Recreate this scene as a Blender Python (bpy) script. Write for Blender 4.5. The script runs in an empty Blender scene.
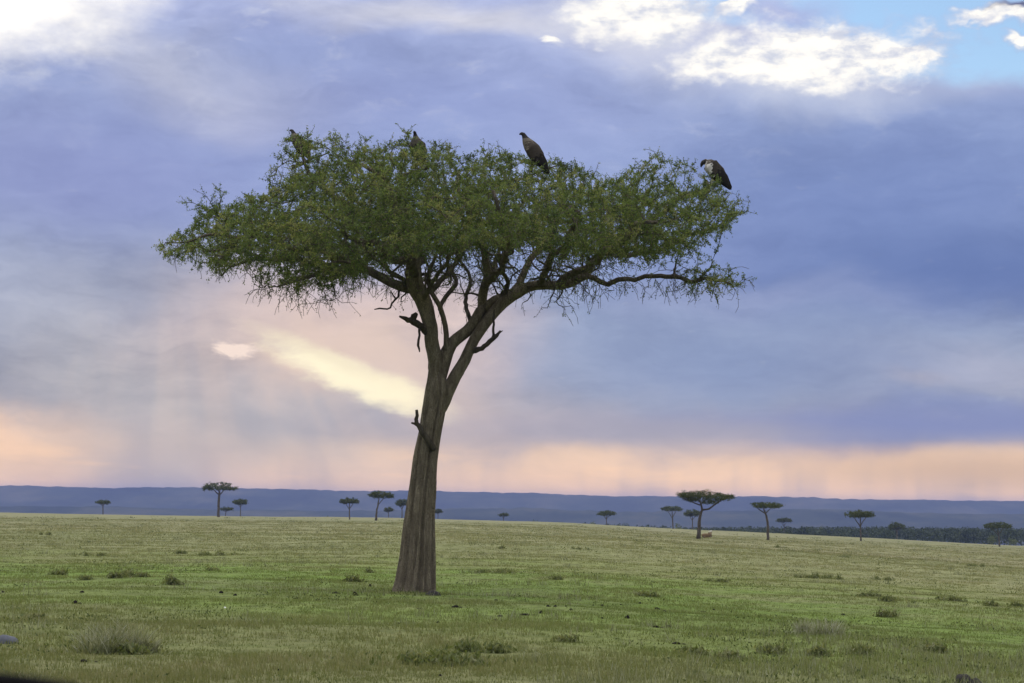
import bpy, bmesh, math, random
import numpy as np
from mathutils import Vector, Matrix, kdtree

rng = np.random.default_rng(7)
random.seed(7)
SC = bpy.context.scene
COL = SC.collection
R = math.radians

# ------------------------------------------------------------------ camera model
W, H, FPX = 1024, 683, 2000.0
EYE = 2.0
HOR = 503.0                                  # where the true horizon crosses the middle of the frame
ROLL = R(0.84)
pitch = math.atan((HOR - H / 2) / FPX)
F = Vector((0, math.cos(pitch), math.sin(pitch)))
R0 = Vector((1, 0, 0)); U0 = Vector((0, -math.sin(pitch), math.cos(pitch)))
RX = math.cos(ROLL) * R0 + math.sin(ROLL) * U0
UX = -math.sin(ROLL) * R0 + math.cos(ROLL) * U0
CAM = Vector((0, 0, EYE))

def ray(px, py):
    return F + RX * ((px - W / 2) / FPX) + UX * ((H / 2 - py) / FPX)

def at(px, py, Y):
    d = ray(px, py)
    return CAM + d * (Y / d.y)

cam_d = bpy.data.cameras.new('camera')
cam = bpy.data.objects.new('camera', cam_d)
COL.objects.link(cam)
m = Matrix((RX, UX, -F)).transposed().to_4x4()
m.translation = CAM
cam.matrix_world = m
cam_d.sensor_width = 36.0
cam_d.lens = FPX / W * 36.0
cam_d.clip_start = 0.05
cam_d.clip_end = 40000
cam_d.dof.use_dof = True
cam_d.dof.focus_distance = 49
cam_d.dof.aperture_fstop = 11
SC.camera = cam

# ------------------------------------------------------------------ helpers
def smooth(a, b, x):
    t = np.clip((np.asarray(x, float) - a) / (b - a), 0, 1)
    return t * t * (3 - 2 * t)

_waves = [(rng.uniform(0, 2 * np.pi), rng.uniform(0, 2 * np.pi), wl, amp)
          for wl, amp in ((3.1, .008), (4.7, .010), (7.3, .013), (11, .016), (17, .02), (29, .03), (61, .045), (90, .06), (140, .08))
          for _ in range(2)]

def undul(x, y):
    z = 0
    for th, ph, wl, amp in _waves:
        z = z + amp * np.sin((x * np.cos(th) + y * np.sin(th)) * 2 * np.pi / wl + ph)
    return z

CREST = 700.0
def gz(x, y):
    x = np.asarray(x, float); y = np.asarray(y, float)
    yy = np.maximum(y, 1e-3)
    a = np.clip(FPX * x / yy, -800, 800)
    sl = np.interp(a, [-800, -512, -100, 60, 190, 350, 512, 800], [.0062, .0058, .0054, .0064, .0092, .0118, .0146, .0175])
    yc = np.minimum(yy, CREST)
    z = -sl * yc * (y > 0)
    r = np.sqrt(x * x + y * y)
    z = z + undul(x, y) * (1 - smooth(150, 700, r) * .4) * smooth(0, 12, r)
    over = np.maximum(yy - CREST, 0) * (y > 0)
    z = z - over * .0 - 55 * (1 - np.exp(-over / 900.0)) - np.minimum(over, 60) * .02
    return z

def hit(px, py, dmin=15, dmax=1500):
    d = ray(px, py)
    ys = np.geomspace(dmin, dmax, 4000)
    xs = d.x / d.y * ys; zs = EYE + d.z / d.y * ys
    below = zs <= gz(xs, ys)
    k = int(np.argmax(below)) if below.any() else -1
    if k < 0: return None
    return Vector((float(xs[k]), float(ys[k]), float(gz(xs[k], ys[k]))))

def mesh_obj(name, verts, faces, mat=None, parent=None, smoothf=False, attrs=None, mats=None, midx=None):
    verts = np.asarray(verts, np.float32)
    me = bpy.data.meshes.new(name)
    if isinstance(faces, np.ndarray):
        nf, k = faces.shape
        me.vertices.add(len(verts)); me.vertices.foreach_set('co', verts.ravel())
        me.loops.add(nf * k); me.loops.foreach_set('vertex_index', faces.astype(np.int32).ravel())
        me.polygons.add(nf)
        me.polygons.foreach_set('loop_start', np.arange(0, nf * k, k, dtype=np.int32))
        try: me.polygons.foreach_set('loop_total', np.full(nf, k, np.int32))
        except Exception: pass
        me.update(calc_edges=True)
    else:
        me.from_pydata(verts.tolist(), [], faces); me.update()
    if attrs:
        for nm, (dom, arr) in attrs.items():
            at_ = me.attributes.new(nm, 'FLOAT', dom)
            at_.data.foreach_set('value', np.asarray(arr, np.float32))
    for mm in (mats or ([mat] if mat else [])): me.materials.append(mm)
    if midx is not None: me.polygons.foreach_set('material_index', np.asarray(midx, np.int32))
    me.polygons.foreach_set('use_smooth', np.full(len(me.polygons), bool(smoothf)))
    me.validate()
    o = bpy.data.objects.new(name, me)
    COL.objects.link(o)
    if parent: o.parent = parent
    return o

def empty(name, loc, label, cat, group=None, rz=0):
    o = bpy.data.objects.new(name, None); COL.objects.link(o)
    o.location = loc; o.rotation_euler = (0, 0, rz); o.empty_display_size = .3
    o['label'] = label; o['category'] = cat
    if group: o['group'] = group
    return o

def tag(o, label, cat, group=None, kind=None):
    o['label'] = label; o['category'] = cat
    if group: o['group'] = group
    if kind: o['kind'] = kind
    return o

def frames(pts):
    pts = np.asarray(pts, float)
    t = np.gradient(pts, axis=0); t /= np.linalg.norm(t, axis=1)[:, None] + 1e-9
    n = np.zeros_like(t)
    ref = np.array([0, 1, 0.]) if abs(t[0][1]) < .9 else np.array([1., 0, 0])
    v = ref - t[0] * ref.dot(t[0]); n[0] = v / np.linalg.norm(v)
    for i in range(1, len(t)):
        v = n[i - 1] - t[i] * n[i - 1].dot(t[i]); n[i] = v / (np.linalg.norm(v) + 1e-9)
    return t, n, np.cross(t, n)

def catmull(P, step):
    P = np.asarray(P, float)
    out = []
    Q = np.vstack([2 * P[0] - P[1], P, 2 * P[-1] - P[-2]])
    for i in range(1, len(Q) - 2):
        L = np.linalg.norm(Q[i + 1, :3] - Q[i, :3]); n = max(1, int(L / step))
        for k in range(n):
            t = k / n
            out.append(.5 * (2 * Q[i] + (Q[i + 1] - Q[i - 1]) * t + (2 * Q[i - 1] - 5 * Q[i] + 4 * Q[i + 1] - Q[i + 2]) * t * t
                             + (3 * Q[i] - Q[i - 1] - 3 * Q[i + 1] + Q[i + 2]) * t ** 3))
    out.append(P[-1])
    return np.array(out)

class MB:
    def __init__(s): s.v = []; s.f = []; s.n = 0
    def add(s, v, f):
        s.v.append(np.asarray(v, float)); s.f += [tuple(i + s.n for i in q) for q in f]; s.n += len(v)
    def tube(s, pts, rad, seg=8, rough=0, flute=None, cap=True):
        pts = np.asarray(pts, float); rad = np.asarray(rad, float)
        t, n, b = frames(pts)
        th = np.arange(seg) * 2 * np.pi / seg
        V = []
        ph = rng.uniform(0, 6.28, 4)
        for i in range(len(pts)):
            rr = np.full(seg, rad[i])
            if flute is not None: rr = rad[i] * flute(th, i / max(1, len(pts) - 1))
            if rough: rr = rr * (1 + rough * (np.sin(3 * th + ph[0] + i * .35) * .5 + np.sin(2 * th + ph[1] - i * .5) * .5 + rng.uniform(-.5, .5, seg)))
            V.append(pts[i] + rr[:, None] * (np.cos(th)[:, None] * n[i] + np.sin(th)[:, None] * b[i]))
        V = np.vstack(V); f = []
        for i in range(len(pts) - 1):
            for k in range(seg):
                k2 = (k + 1) % seg
                f.append((i * seg + k, i * seg + k2, (i + 1) * seg + k2, (i + 1) * seg + k))
        if cap:
            f.append(tuple(range(seg))[::-1]); f.append(tuple((len(pts) - 1) * seg + k for k in range(seg)))
        s.add(V, f)
    def build(s, name, mat, parent=None, smoothf=True, **kw):
        return mesh_obj(name, np.vstack(s.v), s.f, mat, parent, smoothf, **kw)

def quads(cent, u, v):
    """one quad per row, spanned by half vectors u, v; diamond shaped leaf"""
    n = len(cent)
    V = np.empty((n, 4, 3))
    V[:, 0] = cent - u; V[:, 1] = cent + v - u * .1; V[:, 2] = cent + u; V[:, 3] = cent - v - u * .1
    return V.reshape(-1, 3), np.arange(n * 4).reshape(-1, 4)

def rand_dirs(n):
    d = rng.normal(size=(n, 3)); return d / np.linalg.norm(d, axis=1)[:, None]

# ------------------------------------------------------------------ node helpers
class NT:
    def __init__(s, tree): s.t = tree; s.N = tree.nodes; s.L = tree.links
    def node(s, typ, **kw):
        n = s.N.new(typ)
        for k, v in kw.items(): setattr(n, k, v)
        return n
    def put(s, sock, v):
        if isinstance(v, bpy.types.NodeSocket): s.L.new(v, sock)
        elif v is not None: sock.default_value = v
    def m(s, op, a, b=None, c=None, clamp=False):
        n = s.node('ShaderNodeMath', operation=op, use_clamp=clamp)
        for i, v in enumerate((a, b, c)):
            if v is not None: s.put(n.inputs[i], v)
        return n.outputs[0]
    def vm(s, op, a, b=None):
        n = s.node('ShaderNodeVectorMath', operation=op)
        s.put(n.inputs[0], a)
        if b is not None: s.put(n.inputs[3 if op == 'SCALE' else 1], b)
        return n.outputs[0]
    def mix(s, f, a, b, blend='MIX'):
        n = s.node('ShaderNodeMix', data_type='RGBA', blend_type=blend)
        s.put(n.inputs[0], f)
        for i, v in ((6, a), (7, b)):
            s.put(n.inputs[i], (*v, 1) if isinstance(v, (tuple, list)) and len(v) == 3 else v)
        return n.outputs[2]
    def rng(s, v, a, b, c=0.0, d=1.0, sm=True):
        n = s.node('ShaderNodeMapRange', interpolation_type='SMOOTHSTEP' if sm else 'LINEAR')
        for i, x in enumerate((v, a, b, c, d)): s.put(n.inputs[i], x)
        return n.outputs[0]
    def noise(s, vec, scale=1.0, detail=4, rough=.55, dim='3D', color=False):
        n = s.node('ShaderNodeTexNoise', noise_dimensions=dim)
        if vec is not None: s.put(n.inputs['Vector'], vec)
        n.inputs['Scale'].default_value = scale; n.inputs['Detail'].default_value = detail; n.inputs['Roughness'].default_value = rough
        return n.outputs['Color' if color else 'Fac']
    def ramp(s, f, stops, interp='LINEAR'):
        n = s.node('ShaderNodeValToRGB'); n.color_ramp.interpolation = interp
        e = n.color_ramp.elements
        while len(e) < len(stops): e.new(.5)
        for q, (p, c) in zip(e, stops): q.position = p; q.color = (*c, 1)
        s.put(n.inputs[0], f); return n.outputs[0]
    def mapping(s, vec, loc=(0, 0, 0), rot=(0, 0, 0), sc=(1, 1, 1), typ='POINT'):
        n = s.node('ShaderNodeMapping', vector_type=typ)
        s.put(n.inputs[0], vec); n.inputs['Location'].default_value = loc; n.inputs['Rotation'].default_value = rot; n.inputs['Scale'].default_value = sc
        return n.outputs[0]

def material(name):
    mt = bpy.data.materials.new(name); mt.use_nodes = True
    nt = NT(mt.node_tree); bs = mt.node_tree.nodes['Principled BSDF']
    bs.inputs['Roughness'].default_value = .85
    bs.inputs['Specular IOR Level'].default_value = .25
    return mt, nt, bs

def srgb(*c):
    f = lambda v: (v / 255 / 12.92) if v <= 10 else ((v / 255 + .055) / 1.055) ** 2.4
    return tuple(f(v) for v in c)

# ------------------------------------------------------------------ world: clear sky seen through gaps of a cloud deck
SUN_EL, SUN_AZ = 38.0, -42.0       # azimuth from +Y, towards -X
EXPO = 0.0
world = bpy.data.worlds.new('World'); SC.world = world; world.use_nodes = True
w = NT(world.node_tree); w.N.clear()
sky = w.node('ShaderNodeTexSky', sky_type='NISHITA', sun_disc=False)
sky.sun_elevation = R(SUN_EL); sky.sun_rotation = R(SUN_AZ); sky.air_density = 1.1; sky.dust_density = .1; sky.ozone_density = 2.0
tc = w.node('ShaderNodeTexCoord')
sep = w.node('ShaderNodeSeparateXYZ'); w.L.new(tc.outputs['Generated'], sep.inputs[0])
az = w.m('ARCTAN2', sep.outputs[0], sep.outputs[1])
el = w.m('ARCSINE', sep.outputs[2])
Uu = w.m('MULTIPLY', az, FPX); Vv = w.m('MULTIPLY', el, FPX)
cmb = w.node('ShaderNodeCombineXYZ'); w.put(cmb.inputs[0], Uu); w.put(cmb.inputs[1], Vv)
P0 = cmb.outputs[0]
def warp(P, scale, amp, detail=3, stretch=(1, 1.5, 1), off=0.0):
    n = w.noise(w.mapping(P, loc=(off, off * .7, off * 1.3), sc=tuple(scale * q for q in stretch)), 1.0, detail, .55, color=True)
    d = w.vm('SUBTRACT', n, (.5, .5, .5))
    d = w.vm('MULTIPLY', d, (amp, amp, 0))
    return w.vm('ADD', P, d)
PW = warp(warp(P0, 1 / 260, 150, 2), 1 / 60, 40, 4, off=5.0)       # big soft billows
PS = warp(P0, 1 / 70, 22, 4, off=9.0)                              # crisper edges
def uv(px, py):
    d = ray(px, py).normalized()
    return math.atan2(d.x, d.y) * FPX, math.asin(d.z) * FPX
def blob(P, px, py, rx, ry, rot=0.0):
    u, v = uv(px, py)
    q = w.mapping(P, loc=(u, v, 0), rot=(0, 0, R(rot) - ROLL), sc=(rx, ry, 1), typ='TEXTURE')
    g = w.node('ShaderNodeTexGradient', gradient_type='SPHERICAL'); w.put(g.inputs[0], q)
    return g.outputs[1]
def soft(P, px, py, rx, ry, rot=0.0):
    return w.rng(blob(P, px, py, rx, ry, rot), 0, 1)
sepw = w.node('ShaderNodeSeparateXYZ'); w.put(sepw.inputs[0], warp(P0, 1 / 180, 26, 4, (1, 3, 1), 3.0))
Vn = w.m('DIVIDE', w.m('ADD', sepw.outputs[1], 100.0), 3300.0)
def vp(v): return (v + 100) / 3300
ORANGE = (1.38, .80, .36)
stops = [(vp(-90), (.35, .33, .35)), (vp(-5), ORANGE), (vp(40), (1.06, .68, .40)), (vp(58), (.88, .60, .40)), (vp(70), (.45, .405, .46)),
         (vp(110), (.35, .375, .49)), (vp(200), (.285, .365, .57)), (vp(300), (.245, .340, .64)), (vp(400), (.275, .365, .66)),
         (vp(480), (.34, .41, .73)), (vp(600), (.75, .80, .95)), (vp(1000), (1.25, 1.27, 1.32)), (vp(2400), (1.9, 1.92, 1.95)), (1.0, (2.1, 2.1, 2.1))]
deck = w.ramp(Vn, stops, 'EASE' if False else 'LINEAR')
def over(col, fac, rgb, k=1.0):
    return w.mix(w.m('MULTIPLY', fac, k, clamp=True), col, rgb)
B = [  # px, py, rx, ry, rot, colour (display), strength
    (60, 180, 330, 150, 0, (149, 158, 203), .8), (60, 285, 330, 80, 0, (154, 163, 193), .8),
    (200, 390, 420, 150, 0, (181, 177, 182), 1.0), (330, 330, 260, 90, 0, (225, 198, 192), .9),
    (430, 340, 170, 80, 0, (226, 200, 190), .7),
    (10, 452, 190, 60, 0, (252, 206, 165), 1.0), (170, 458, 150, 90, 0, (204, 188, 181), .95),
    (520, 90, 330, 120, 0, (156, 171, 219), .8), (250, 95, 260, 70, -8, (150, 160, 206), .8),
    (860, 200, 380, 130, 10, (120, 140, 196), .95), (960, 262, 400, 85, 4, (100, 122, 178), 1.0),
    (640, 230, 300, 90, 0, (140, 158, 212), .6),
    (960, 372, 230, 42, 2, (170, 172, 194), .8), (760, 306, 280, 40, 0, (164, 172, 206), .7), (720, 365, 260, 55, 0, (146, 163, 200), .7),
    (960, 425, 360, 42, 3, (130, 143, 190), .95), (590, 425, 240, 45, 0, (176, 172, 187), .8),
    (480, 420, 160, 40, 0, (190, 178, 184), .7),
    (200, 70, 200, 70, -15, (196, 198, 212), .55), (455, 8, 300, 40, -4, (214, 214, 226), .8),
    (905, 385, 60, 20, 0, (186, 178, 188), .7),
]
for (px, py, rx, ry, rot, c, k) in B:
    deck = over(deck, soft(PW, px, py, rx, ry, rot), srgb(*c), k)
# light and dark billows in the deck, at three sizes
PB = warp(P0, 1 / 120, 60, 4, (1, 1.6, 1), 21.0)
bl1 = w.noise(w.mapping(PB, sc=(1 / 230, 1 / 95, 1), rot=(0, 0, R(6))), 1.0, 6, .58)
bl2 = w.noise(w.mapping(PB, loc=(5, 3, 0), sc=(1 / 75, 1 / 34, 1), rot=(0, 0, R(-8))), 1.0, 7, .62)
hi = w.rng(Vv, 30.0, 150.0, .35, 1.0)
dark = w.ramp(bl1, [(.34, (.80, .815, .86)), (.5, (1, 1, 1)), (.66, (1.17, 1.15, 1.10))])
deck = w.mix(hi, deck, w.mix(1.0, deck, dark, 'MULTIPLY'))
bl3 = w.noise(w.mapping(PB, loc=(1, 8, 0), sc=(1 / 120, 1 / 22, 1), rot=(0, 0, R(-11))), 1.0, 7, .66)
fine = w.ramp(w.m('ADD', w.m('MULTIPLY', bl2, .5), w.m('MULTIPLY', bl3, .5)), [(.36, (.86, .87, .90)), (.5, (1, 1, 1)), (.64, (1.14, 1.12, 1.08))])
deck = w.mix(hi, deck, w.mix(1.0, deck, fine, 'MULTIPLY'))
wisp = w.m('MULTIPLY', w.rng(bl2, .54, .74), w.rng(Vv, 270.0, 470.0))
deck = w.mix(w.m('MULTIPLY', wisp, .55), deck, srgb(212, 216, 230))
hsv = w.node('ShaderNodeHueSaturation'); hsv.inputs['Saturation'].default_value = .86; w.put(hsv.inputs['Color'], deck)
deck = hsv.outputs[0]
deck = over(deck, soft(PB, 880, 215, 460, 190, 8), srgb(110, 133, 188), .55)
deck = over(deck, soft(PB, 985, 272, 300, 70, 4), srgb(102, 124, 178), .55)
deck = over(deck, soft(PB, 120, 170, 420, 110, 0), srgb(138, 150, 204), .55)
deck = over(deck, soft(PB, 450, 110, 360, 90, -6), srgb(140, 154, 208), .5)
deck = over(deck, soft(PB, 760, 370, 420, 80, 0), srgb(138, 156, 196), .5)
# slanting shafts of light and rain fanning out under the break
su, sv_ = uv(165, 60)
ra = w.m('ARCTAN2', w.m('SUBTRACT', Uu, su), w.m('SUBTRACT', sv_, Vv))
rn = w.node('ShaderNodeTexNoise', noise_dimensions='1D'); w.put(rn.inputs['W'], ra); rn.inputs['Scale'].default_value = 9; rn.inputs['Detail'].default_value = 2; rn.inputs['Roughness'].default_value = .4
shaft = w.m('MULTIPLY', w.rng(rn.outputs['Fac'], .42, .66), soft(P0, 290, 400, 330, 130, 0))
deck = w.mix(w.m('MULTIPLY', shaft, .22), deck, srgb(238, 212, 194))
shaft2 = w.m('MULTIPLY', w.rng(rn.outputs['Fac'], .48, .30), soft(P0, 200, 430, 330, 110, 0))
deck = w.mix(w.m('MULTIPLY', shaft2, .28), deck, srgb(174, 170, 178))
# rain shafts hanging to the horizon
n2 = w.noise(w.mapping(P0, sc=(1 / 85, 1 / 700, 1), rot=(0, 0, R(7))), 1.0, 3, .6)
low = w.rng(Vv, 20.0, 70.0, 1.0, 0.0)
deck = w.mix(w.m('MULTIPLY', low, w.rng(n2, .44, .68, 0, .62)), deck, srgb(203, 184, 178))
n3 = w.noise(w.mapping(P0, loc=(4, 2, 0), sc=(1 / 190, 1 / 40, 1)), 1.0, 4, .55)
deck = w.mix(w.m('MULTIPLY', low, w.rng(n3, .52, .70, 0, .5)), deck, (1.32, .86, .48))
PL = warp(P0, 1 / 120, 14, 4, (1, 2.5, 1), 11.0)
deck = over(deck, soft(PL, 960, 424, 420, 26, .8), srgb(138, 148, 190), .95)
deck = over(deck, soft(PL, 640, 428, 330, 18, 0), srgb(172, 168, 182), .6)
deck = over(deck, soft(PL, 990, 472, 330, 34, 0), srgb(226, 190, 156), .85)
# the sun breaking through above the left edge and the lit slot under the deck
fb = w.m('SUBTRACT', w.noise(w.mapping(P0, loc=(3, 1, 0), sc=(1 / 90, 1 / 50, 1)), 1.0, 6, .6), .5)
def crisp(P, px, py, rx, ry, rot=0, amp=.9, lo=.12, hi=.42):
    return w.rng(w.m('ADD', blob(P, px, py, rx, ry, rot), w.m('MULTIPLY', fb, amp)), lo, hi)
deck = over(deck, crisp(PW, 10, -20, 260, 125, 12, .75, .14, .9), (1.25, 1.2, 1.1))
fb3 = w.m('SUBTRACT', w.noise(w.mapping(P0, loc=(2, 6, 0), rot=(0, 0, R(18)), sc=(1 / 34, 1 / 13, 1)), 1.0, 6, .62), .5)
deck = over(deck, soft(PS, 285, 360, 60, 12, -16), srgb(250, 222, 196), .45)
deck = over(deck, soft(PW, 355, 370, 190, 60, -14), srgb(238, 212, 194), .75)
PR = warp(warp(P0, 1 / 46, 12, 3, (1, 1.6, 1), 14.0), 1 / 14, 7, 4, (1, 1.6, 1), 17.0)
deck = over(deck, w.rng(w.m('ADD', blob(PR, 350, 377, 128, 26, -20), w.m('MULTIPLY', fb3, .8)), .08, .80), (1.12, 1.02, .72), .95)
deck = over(deck, soft(PR, 340, 362, 130, 14, -20), srgb(250, 236, 205), .75)
deck = over(deck, soft(PR, 402, 396, 74, 24, -19), (1.12, 1.0, .70), .8)
deck = over(deck, w.m('MULTIPLY', w.rng(w.m('ADD', blob(PR, 236, 350, 36, 15, -8), w.m('MULTIPLY', fb3, 2.2)), .20, .85), soft(P0, 236, 350, 60, 40)), srgb(252, 230, 216), 1.3)
# white cumulus in the clear gap
def umax(lst):
    a = lst[0]
    for b in lst[1:]: a = w.m('MAXIMUM', a, b)
    return a
P_C = warp(warp(P0, 1 / 55, 44, 3, off=7.0), 1 / 16, 12, 4, off=2.0)
deck = over(deck, soft(PW, 805, 66, 210, 56, 2), srgb(208, 214, 232), .9)
deck = over(deck, soft(PW, 640, 20, 170, 62, 0), srgb(218, 220, 234), .8)
deck = over(deck, soft(PS, 960, 78, 160, 26, -3), srgb(176, 186, 218), .7)
cum = umax([blob(P_C, 832, 54, 170, 50, 2), blob(P_C, 745, 62, 110, 34, 6), blob(P_C, 645, 14, 110, 48, 0), blob(P_C, 1000, 14, 75, 16, 0),
            blob(P_C, 735, 8, 30, 12), blob(P_C, 552, 42, 16, 9), blob(P_C, 905, 58, 60, 14), blob(P_C, 1018, 38, 30, 14)])
fb2 = w.m('SUBTRACT', w.noise(w.mapping(P0, loc=(8, 2, 0), sc=(1 / 40, 1 / 26, 1)), 1.0, 7, .62), .5)
cumm = w.m('MULTIPLY', w.rng(cum, 0.0, .08), w.rng(w.m('ADD', cum, w.m('ADD', w.m('MULTIPLY', fb, .7), w.m('MULTIPLY', fb2, 1.0))), .10, .66))
cumc = w.mix(w.rng(w.noise(w.mapping(P0, sc=(1 / 45, 1 / 22, 1)), 1.0, 5, .6), .42, .66), (1.12, 1.08, 1.0), (.66, .69, .80))
deck = w.mix(cumm, deck, cumc)
gap = umax([blob(PS, 965, 30, 215, 66, -4), blob(PS, 735, 2, 90, 26), blob(PS, 870, 10, 170, 36)])
gapm = w.rng(w.m('ADD', gap, w.m('MULTIPLY', fb, .6)), .10, .46)
gapm = w.m('MULTIPLY', gapm, w.m('SUBTRACT', 1.0, cumm))
dk = soft(P_C, 775, 14, 90, 34, 0)                                     # grey scud across the gap
dk2 = soft(P_C, 1020, 2, 46, 10, 0)
gapm = w.m('MULTIPLY', gapm, w.m('SUBTRACT', 1.0, w.m('MAXIMUM', dk, dk2), clamp=True))
deck = over(deck, dk2, srgb(80, 85, 125), .9)
bg1 = w.node('ShaderNodeBackground'); w.L.new(sky.outputs[0], bg1.inputs[0]); bg1.inputs[1].default_value = .14
bg2 = w.node('ShaderNodeBackground'); w.L.new(deck, bg2.inputs[0]); bg2.inputs[1].default_value = 1.0
ms = w.node('ShaderNodeMixShader'); w.put(ms.inputs[0], gapm); w.L.new(bg2.outputs[0], ms.inputs[1]); w.L.new(bg1.outputs[0], ms.inputs[2])
wo = w.node('ShaderNodeOutputWorld'); w.L.new(ms.outputs[0], wo.inputs[0])

sd = bpy.data.lights.new('sun', 'SUN'); sd.energy = 1.0; sd.angle = R(30); sd.color = (1, .93, .82)
so = bpy.data.objects.new('sun', sd); COL.objects.link(so)
sv = Vector((math.sin(R(SUN_AZ)) * math.cos(R(SUN_EL)), math.cos(R(SUN_AZ)) * math.cos(R(SUN_EL)), math.sin(R(SUN_EL))))
so.rotation_euler = sv.to_track_quat('Z', 'Y').to_euler()
so.location = (0, 0, 60)

SC.view_settings.view_transform = 'Standard'
SC.view_settings.look = 'None'; SC.view_settings.gamma = 1; SC.view_settings.exposure = EXPO
SC.cycles.max_bounces = 6; SC.cycles.transparent_max_bounces = 8; SC.cycles.volume_bounces = 0
SC.cycles.use_denoising = True

# ------------------------------------------------------------------ materials
def pos_xy(nt):
    g = nt.node('ShaderNodeNewGeometry'); return g.outputs['Position']

grp = bpy.data.node_groups.new('grass_colour', 'ShaderNodeTree')
grp.interface.new_socket('Colour', in_out='OUTPUT', socket_type='NodeSocketColor')
g = NT(grp); go_ = g.node('NodeGroupOutput')
pos = pos_xy(g)
flat = g.vm('MULTIPLY', pos, (1, 1, 0))
dist = g.node('ShaderNodeVectorMath', operation='LENGTH'); g.put(dist.inputs[0], flat)
sx = g.node('ShaderNodeSeparateXYZ'); g.put(sx.inputs[0], flat)
nA = g.noise(flat, .05, 4, .6)
nB = g.noise(flat, .35, 4, .6)
nC = g.noise(g.mapping(flat, loc=(40, 0, 0)), 1.6, 3, .6)
nD = g.noise(g.mapping(flat, loc=(0, 70, 0), sc=(.012, .012, 1)), 1.0, 5, .65)
dd = g.m('ADD', dist.outputs['Value'], g.m('MULTIPLY', g.m('SUBTRACT', nA, .5), 52.0))
dd = g.m('ADD', dd, g.m('MULTIPLY', g.m('SUBTRACT', nB, .5), 26.0))
dd = g.m('ADD', dd, g.m('MULTIPLY', g.m('MAXIMUM', sx.outputs[0], 0.0), .9))
cg = g.ramp(g.m('DIVIDE', dd, 300.0), [(18 / 300, (.150, .146, .070)), (31 / 300, (.150, .160, .064)), (43 / 300, (.142, .205, .044)),
                                       (62 / 300, (.142, .210, .044)), (82 / 300, (.180, .198, .074)), (115 / 300, (.240, .236, .120)), (1, (.262, .250, .136))])
cg = g.mix(g.rng(nB, .42, .80, 0, .55), cg, (.210, .188, .112))
cg = g.mix(g.rng(nC, .45, .80, 0, .6), cg, (.080, .104, .030))
cg = g.mix(g.rng(nD, .45, .75, 0, .5), cg, (.126, .150, .054))
cg = g.mix(g.rng(nD, .28, .50, .45, 0), cg, (.235, .208, .135))
g.put(go_.inputs[0], cg)

def use_grass(nt):
    n = nt.node('ShaderNodeGroup'); n.node_tree = grp; return n.outputs[0]

_h = hit(415, 594); TBX = (_h.x, _h.y)
mat_ground, nt, bs = material('grass_ground')
bs.inputs['Roughness'].default_value = 1; bs.inputs['Specular IOR Level'].default_value = .05
pos = pos_xy(nt)
gc = use_grass(nt)
dn = nt.node('ShaderNodeVectorMath', operation='LENGTH'); nt.put(dn.inputs[0], nt.vm('MULTIPLY', pos, (1, 1, 0)))
dist = dn.outputs['Value']
soil = nt.noise(pos, .8, 5, .65)
gc = nt.mix(nt.rng(soil, .45, .80, 0, .5), gc, (.100, .088, .054))
spk = nt.noise(pos, 5.0, 3, .7)
gc = nt.mix(nt.rng(spk, .45, .75, 0, .6), gc, (.065, .080, .027))
mid = nt.noise(nt.mapping(pos, loc=(9, 9, 0), sc=(.10, .06, 1)), 1.0, 5, .7)
gc = nt.mix(nt.m('MULTIPLY', nt.rng(mid, .48, .74, 0, .6), nt.rng(dist, 60, 120)), gc, (.085, .10, .035))
wood = nt.ramp(nt.noise(nt.mapping(pos, sc=(.004, .002, 1)), 1.0, 7, .7), [(.38, (.030, .040, .022)), (.52, (.055, .065, .035)), (.64, (.14, .13, .075))])
gc = nt.mix(nt.rng(dist, 720, 800), gc, wood)
tb_ = nt.node('ShaderNodeVectorMath', operation='LENGTH'); nt.put(tb_.inputs[0], nt.mapping(nt.vm('SUBTRACT', nt.vm('MULTIPLY', pos, (1, 1, 0)), (TBX[0] - .7, TBX[1], 0)), sc=(.45, 1, 1)))
bare = nt.rng(nt.m('ADD', tb_.outputs['Value'], nt.m('MULTIPLY', nt.noise(pos, 1.3, 4, .6), 1.6)), 1.0, 2.3, .8, 0.0)
gc = nt.mix(bare, gc, nt.mix(nt.noise(pos, 6, 4, .6), (.085, .074, .056), (.17, .155, .125)))
gc = nt.mix(1.0, gc, nt.ramp(nt.noise(nt.mapping(pos, sc=(2.2, 1.1, 1)), 1.0, 4, .75), [(.36, (.70, .71, .66)), (.62, (1.05, 1.05, 1.05))]), 'MULTIPLY')
nt.L.new(gc, bs.inputs['Base Color'])
bp = nt.node('ShaderNodeBump'); bp.inputs['Distance'].default_value = .06; nt.put(bp.inputs['Strength'], nt.rng(dist, 40, 160, .6, .12))
nt.put(bp.inputs['Height'], nt.noise(pos, 4.0, 6, .7)); nt.L.new(bp.outputs[0], bs.inputs['Normal'])

def leafy(name, ramp, transl=.35, attr='tint', base=None, rough=.75):
    mt, nt, bs = material(name)
    bs.inputs['Roughness'].default_value = rough; bs.inputs['Specular IOR Level'].default_value = .2
    a = nt.node('ShaderNodeAttribute', attribute_name=attr)
    c = nt.ramp(a.outputs['Fac'], ramp)
    if base is not None:
        c = nt.mix(.5, c, use_grass(nt))
    nt.L.new(c, bs.inputs['Base Color'])
    tr = nt.node('ShaderNodeBsdfTranslucent'); nt.L.new(nt.mix(1.0, c, (1.25, 1.2, .6), 'MULTIPLY'), tr.inputs[0])
    mx = nt.node('ShaderNodeMixShader'); mx.inputs[0].default_value = transl
    nt.L.new(bs.outputs[0], mx.inputs[1]); nt.L.new(tr.outputs[0], mx.inputs[2])
    nt.L.new(mx.outputs[0], nt.N['Material Output'].inputs[0])
    return mt

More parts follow.
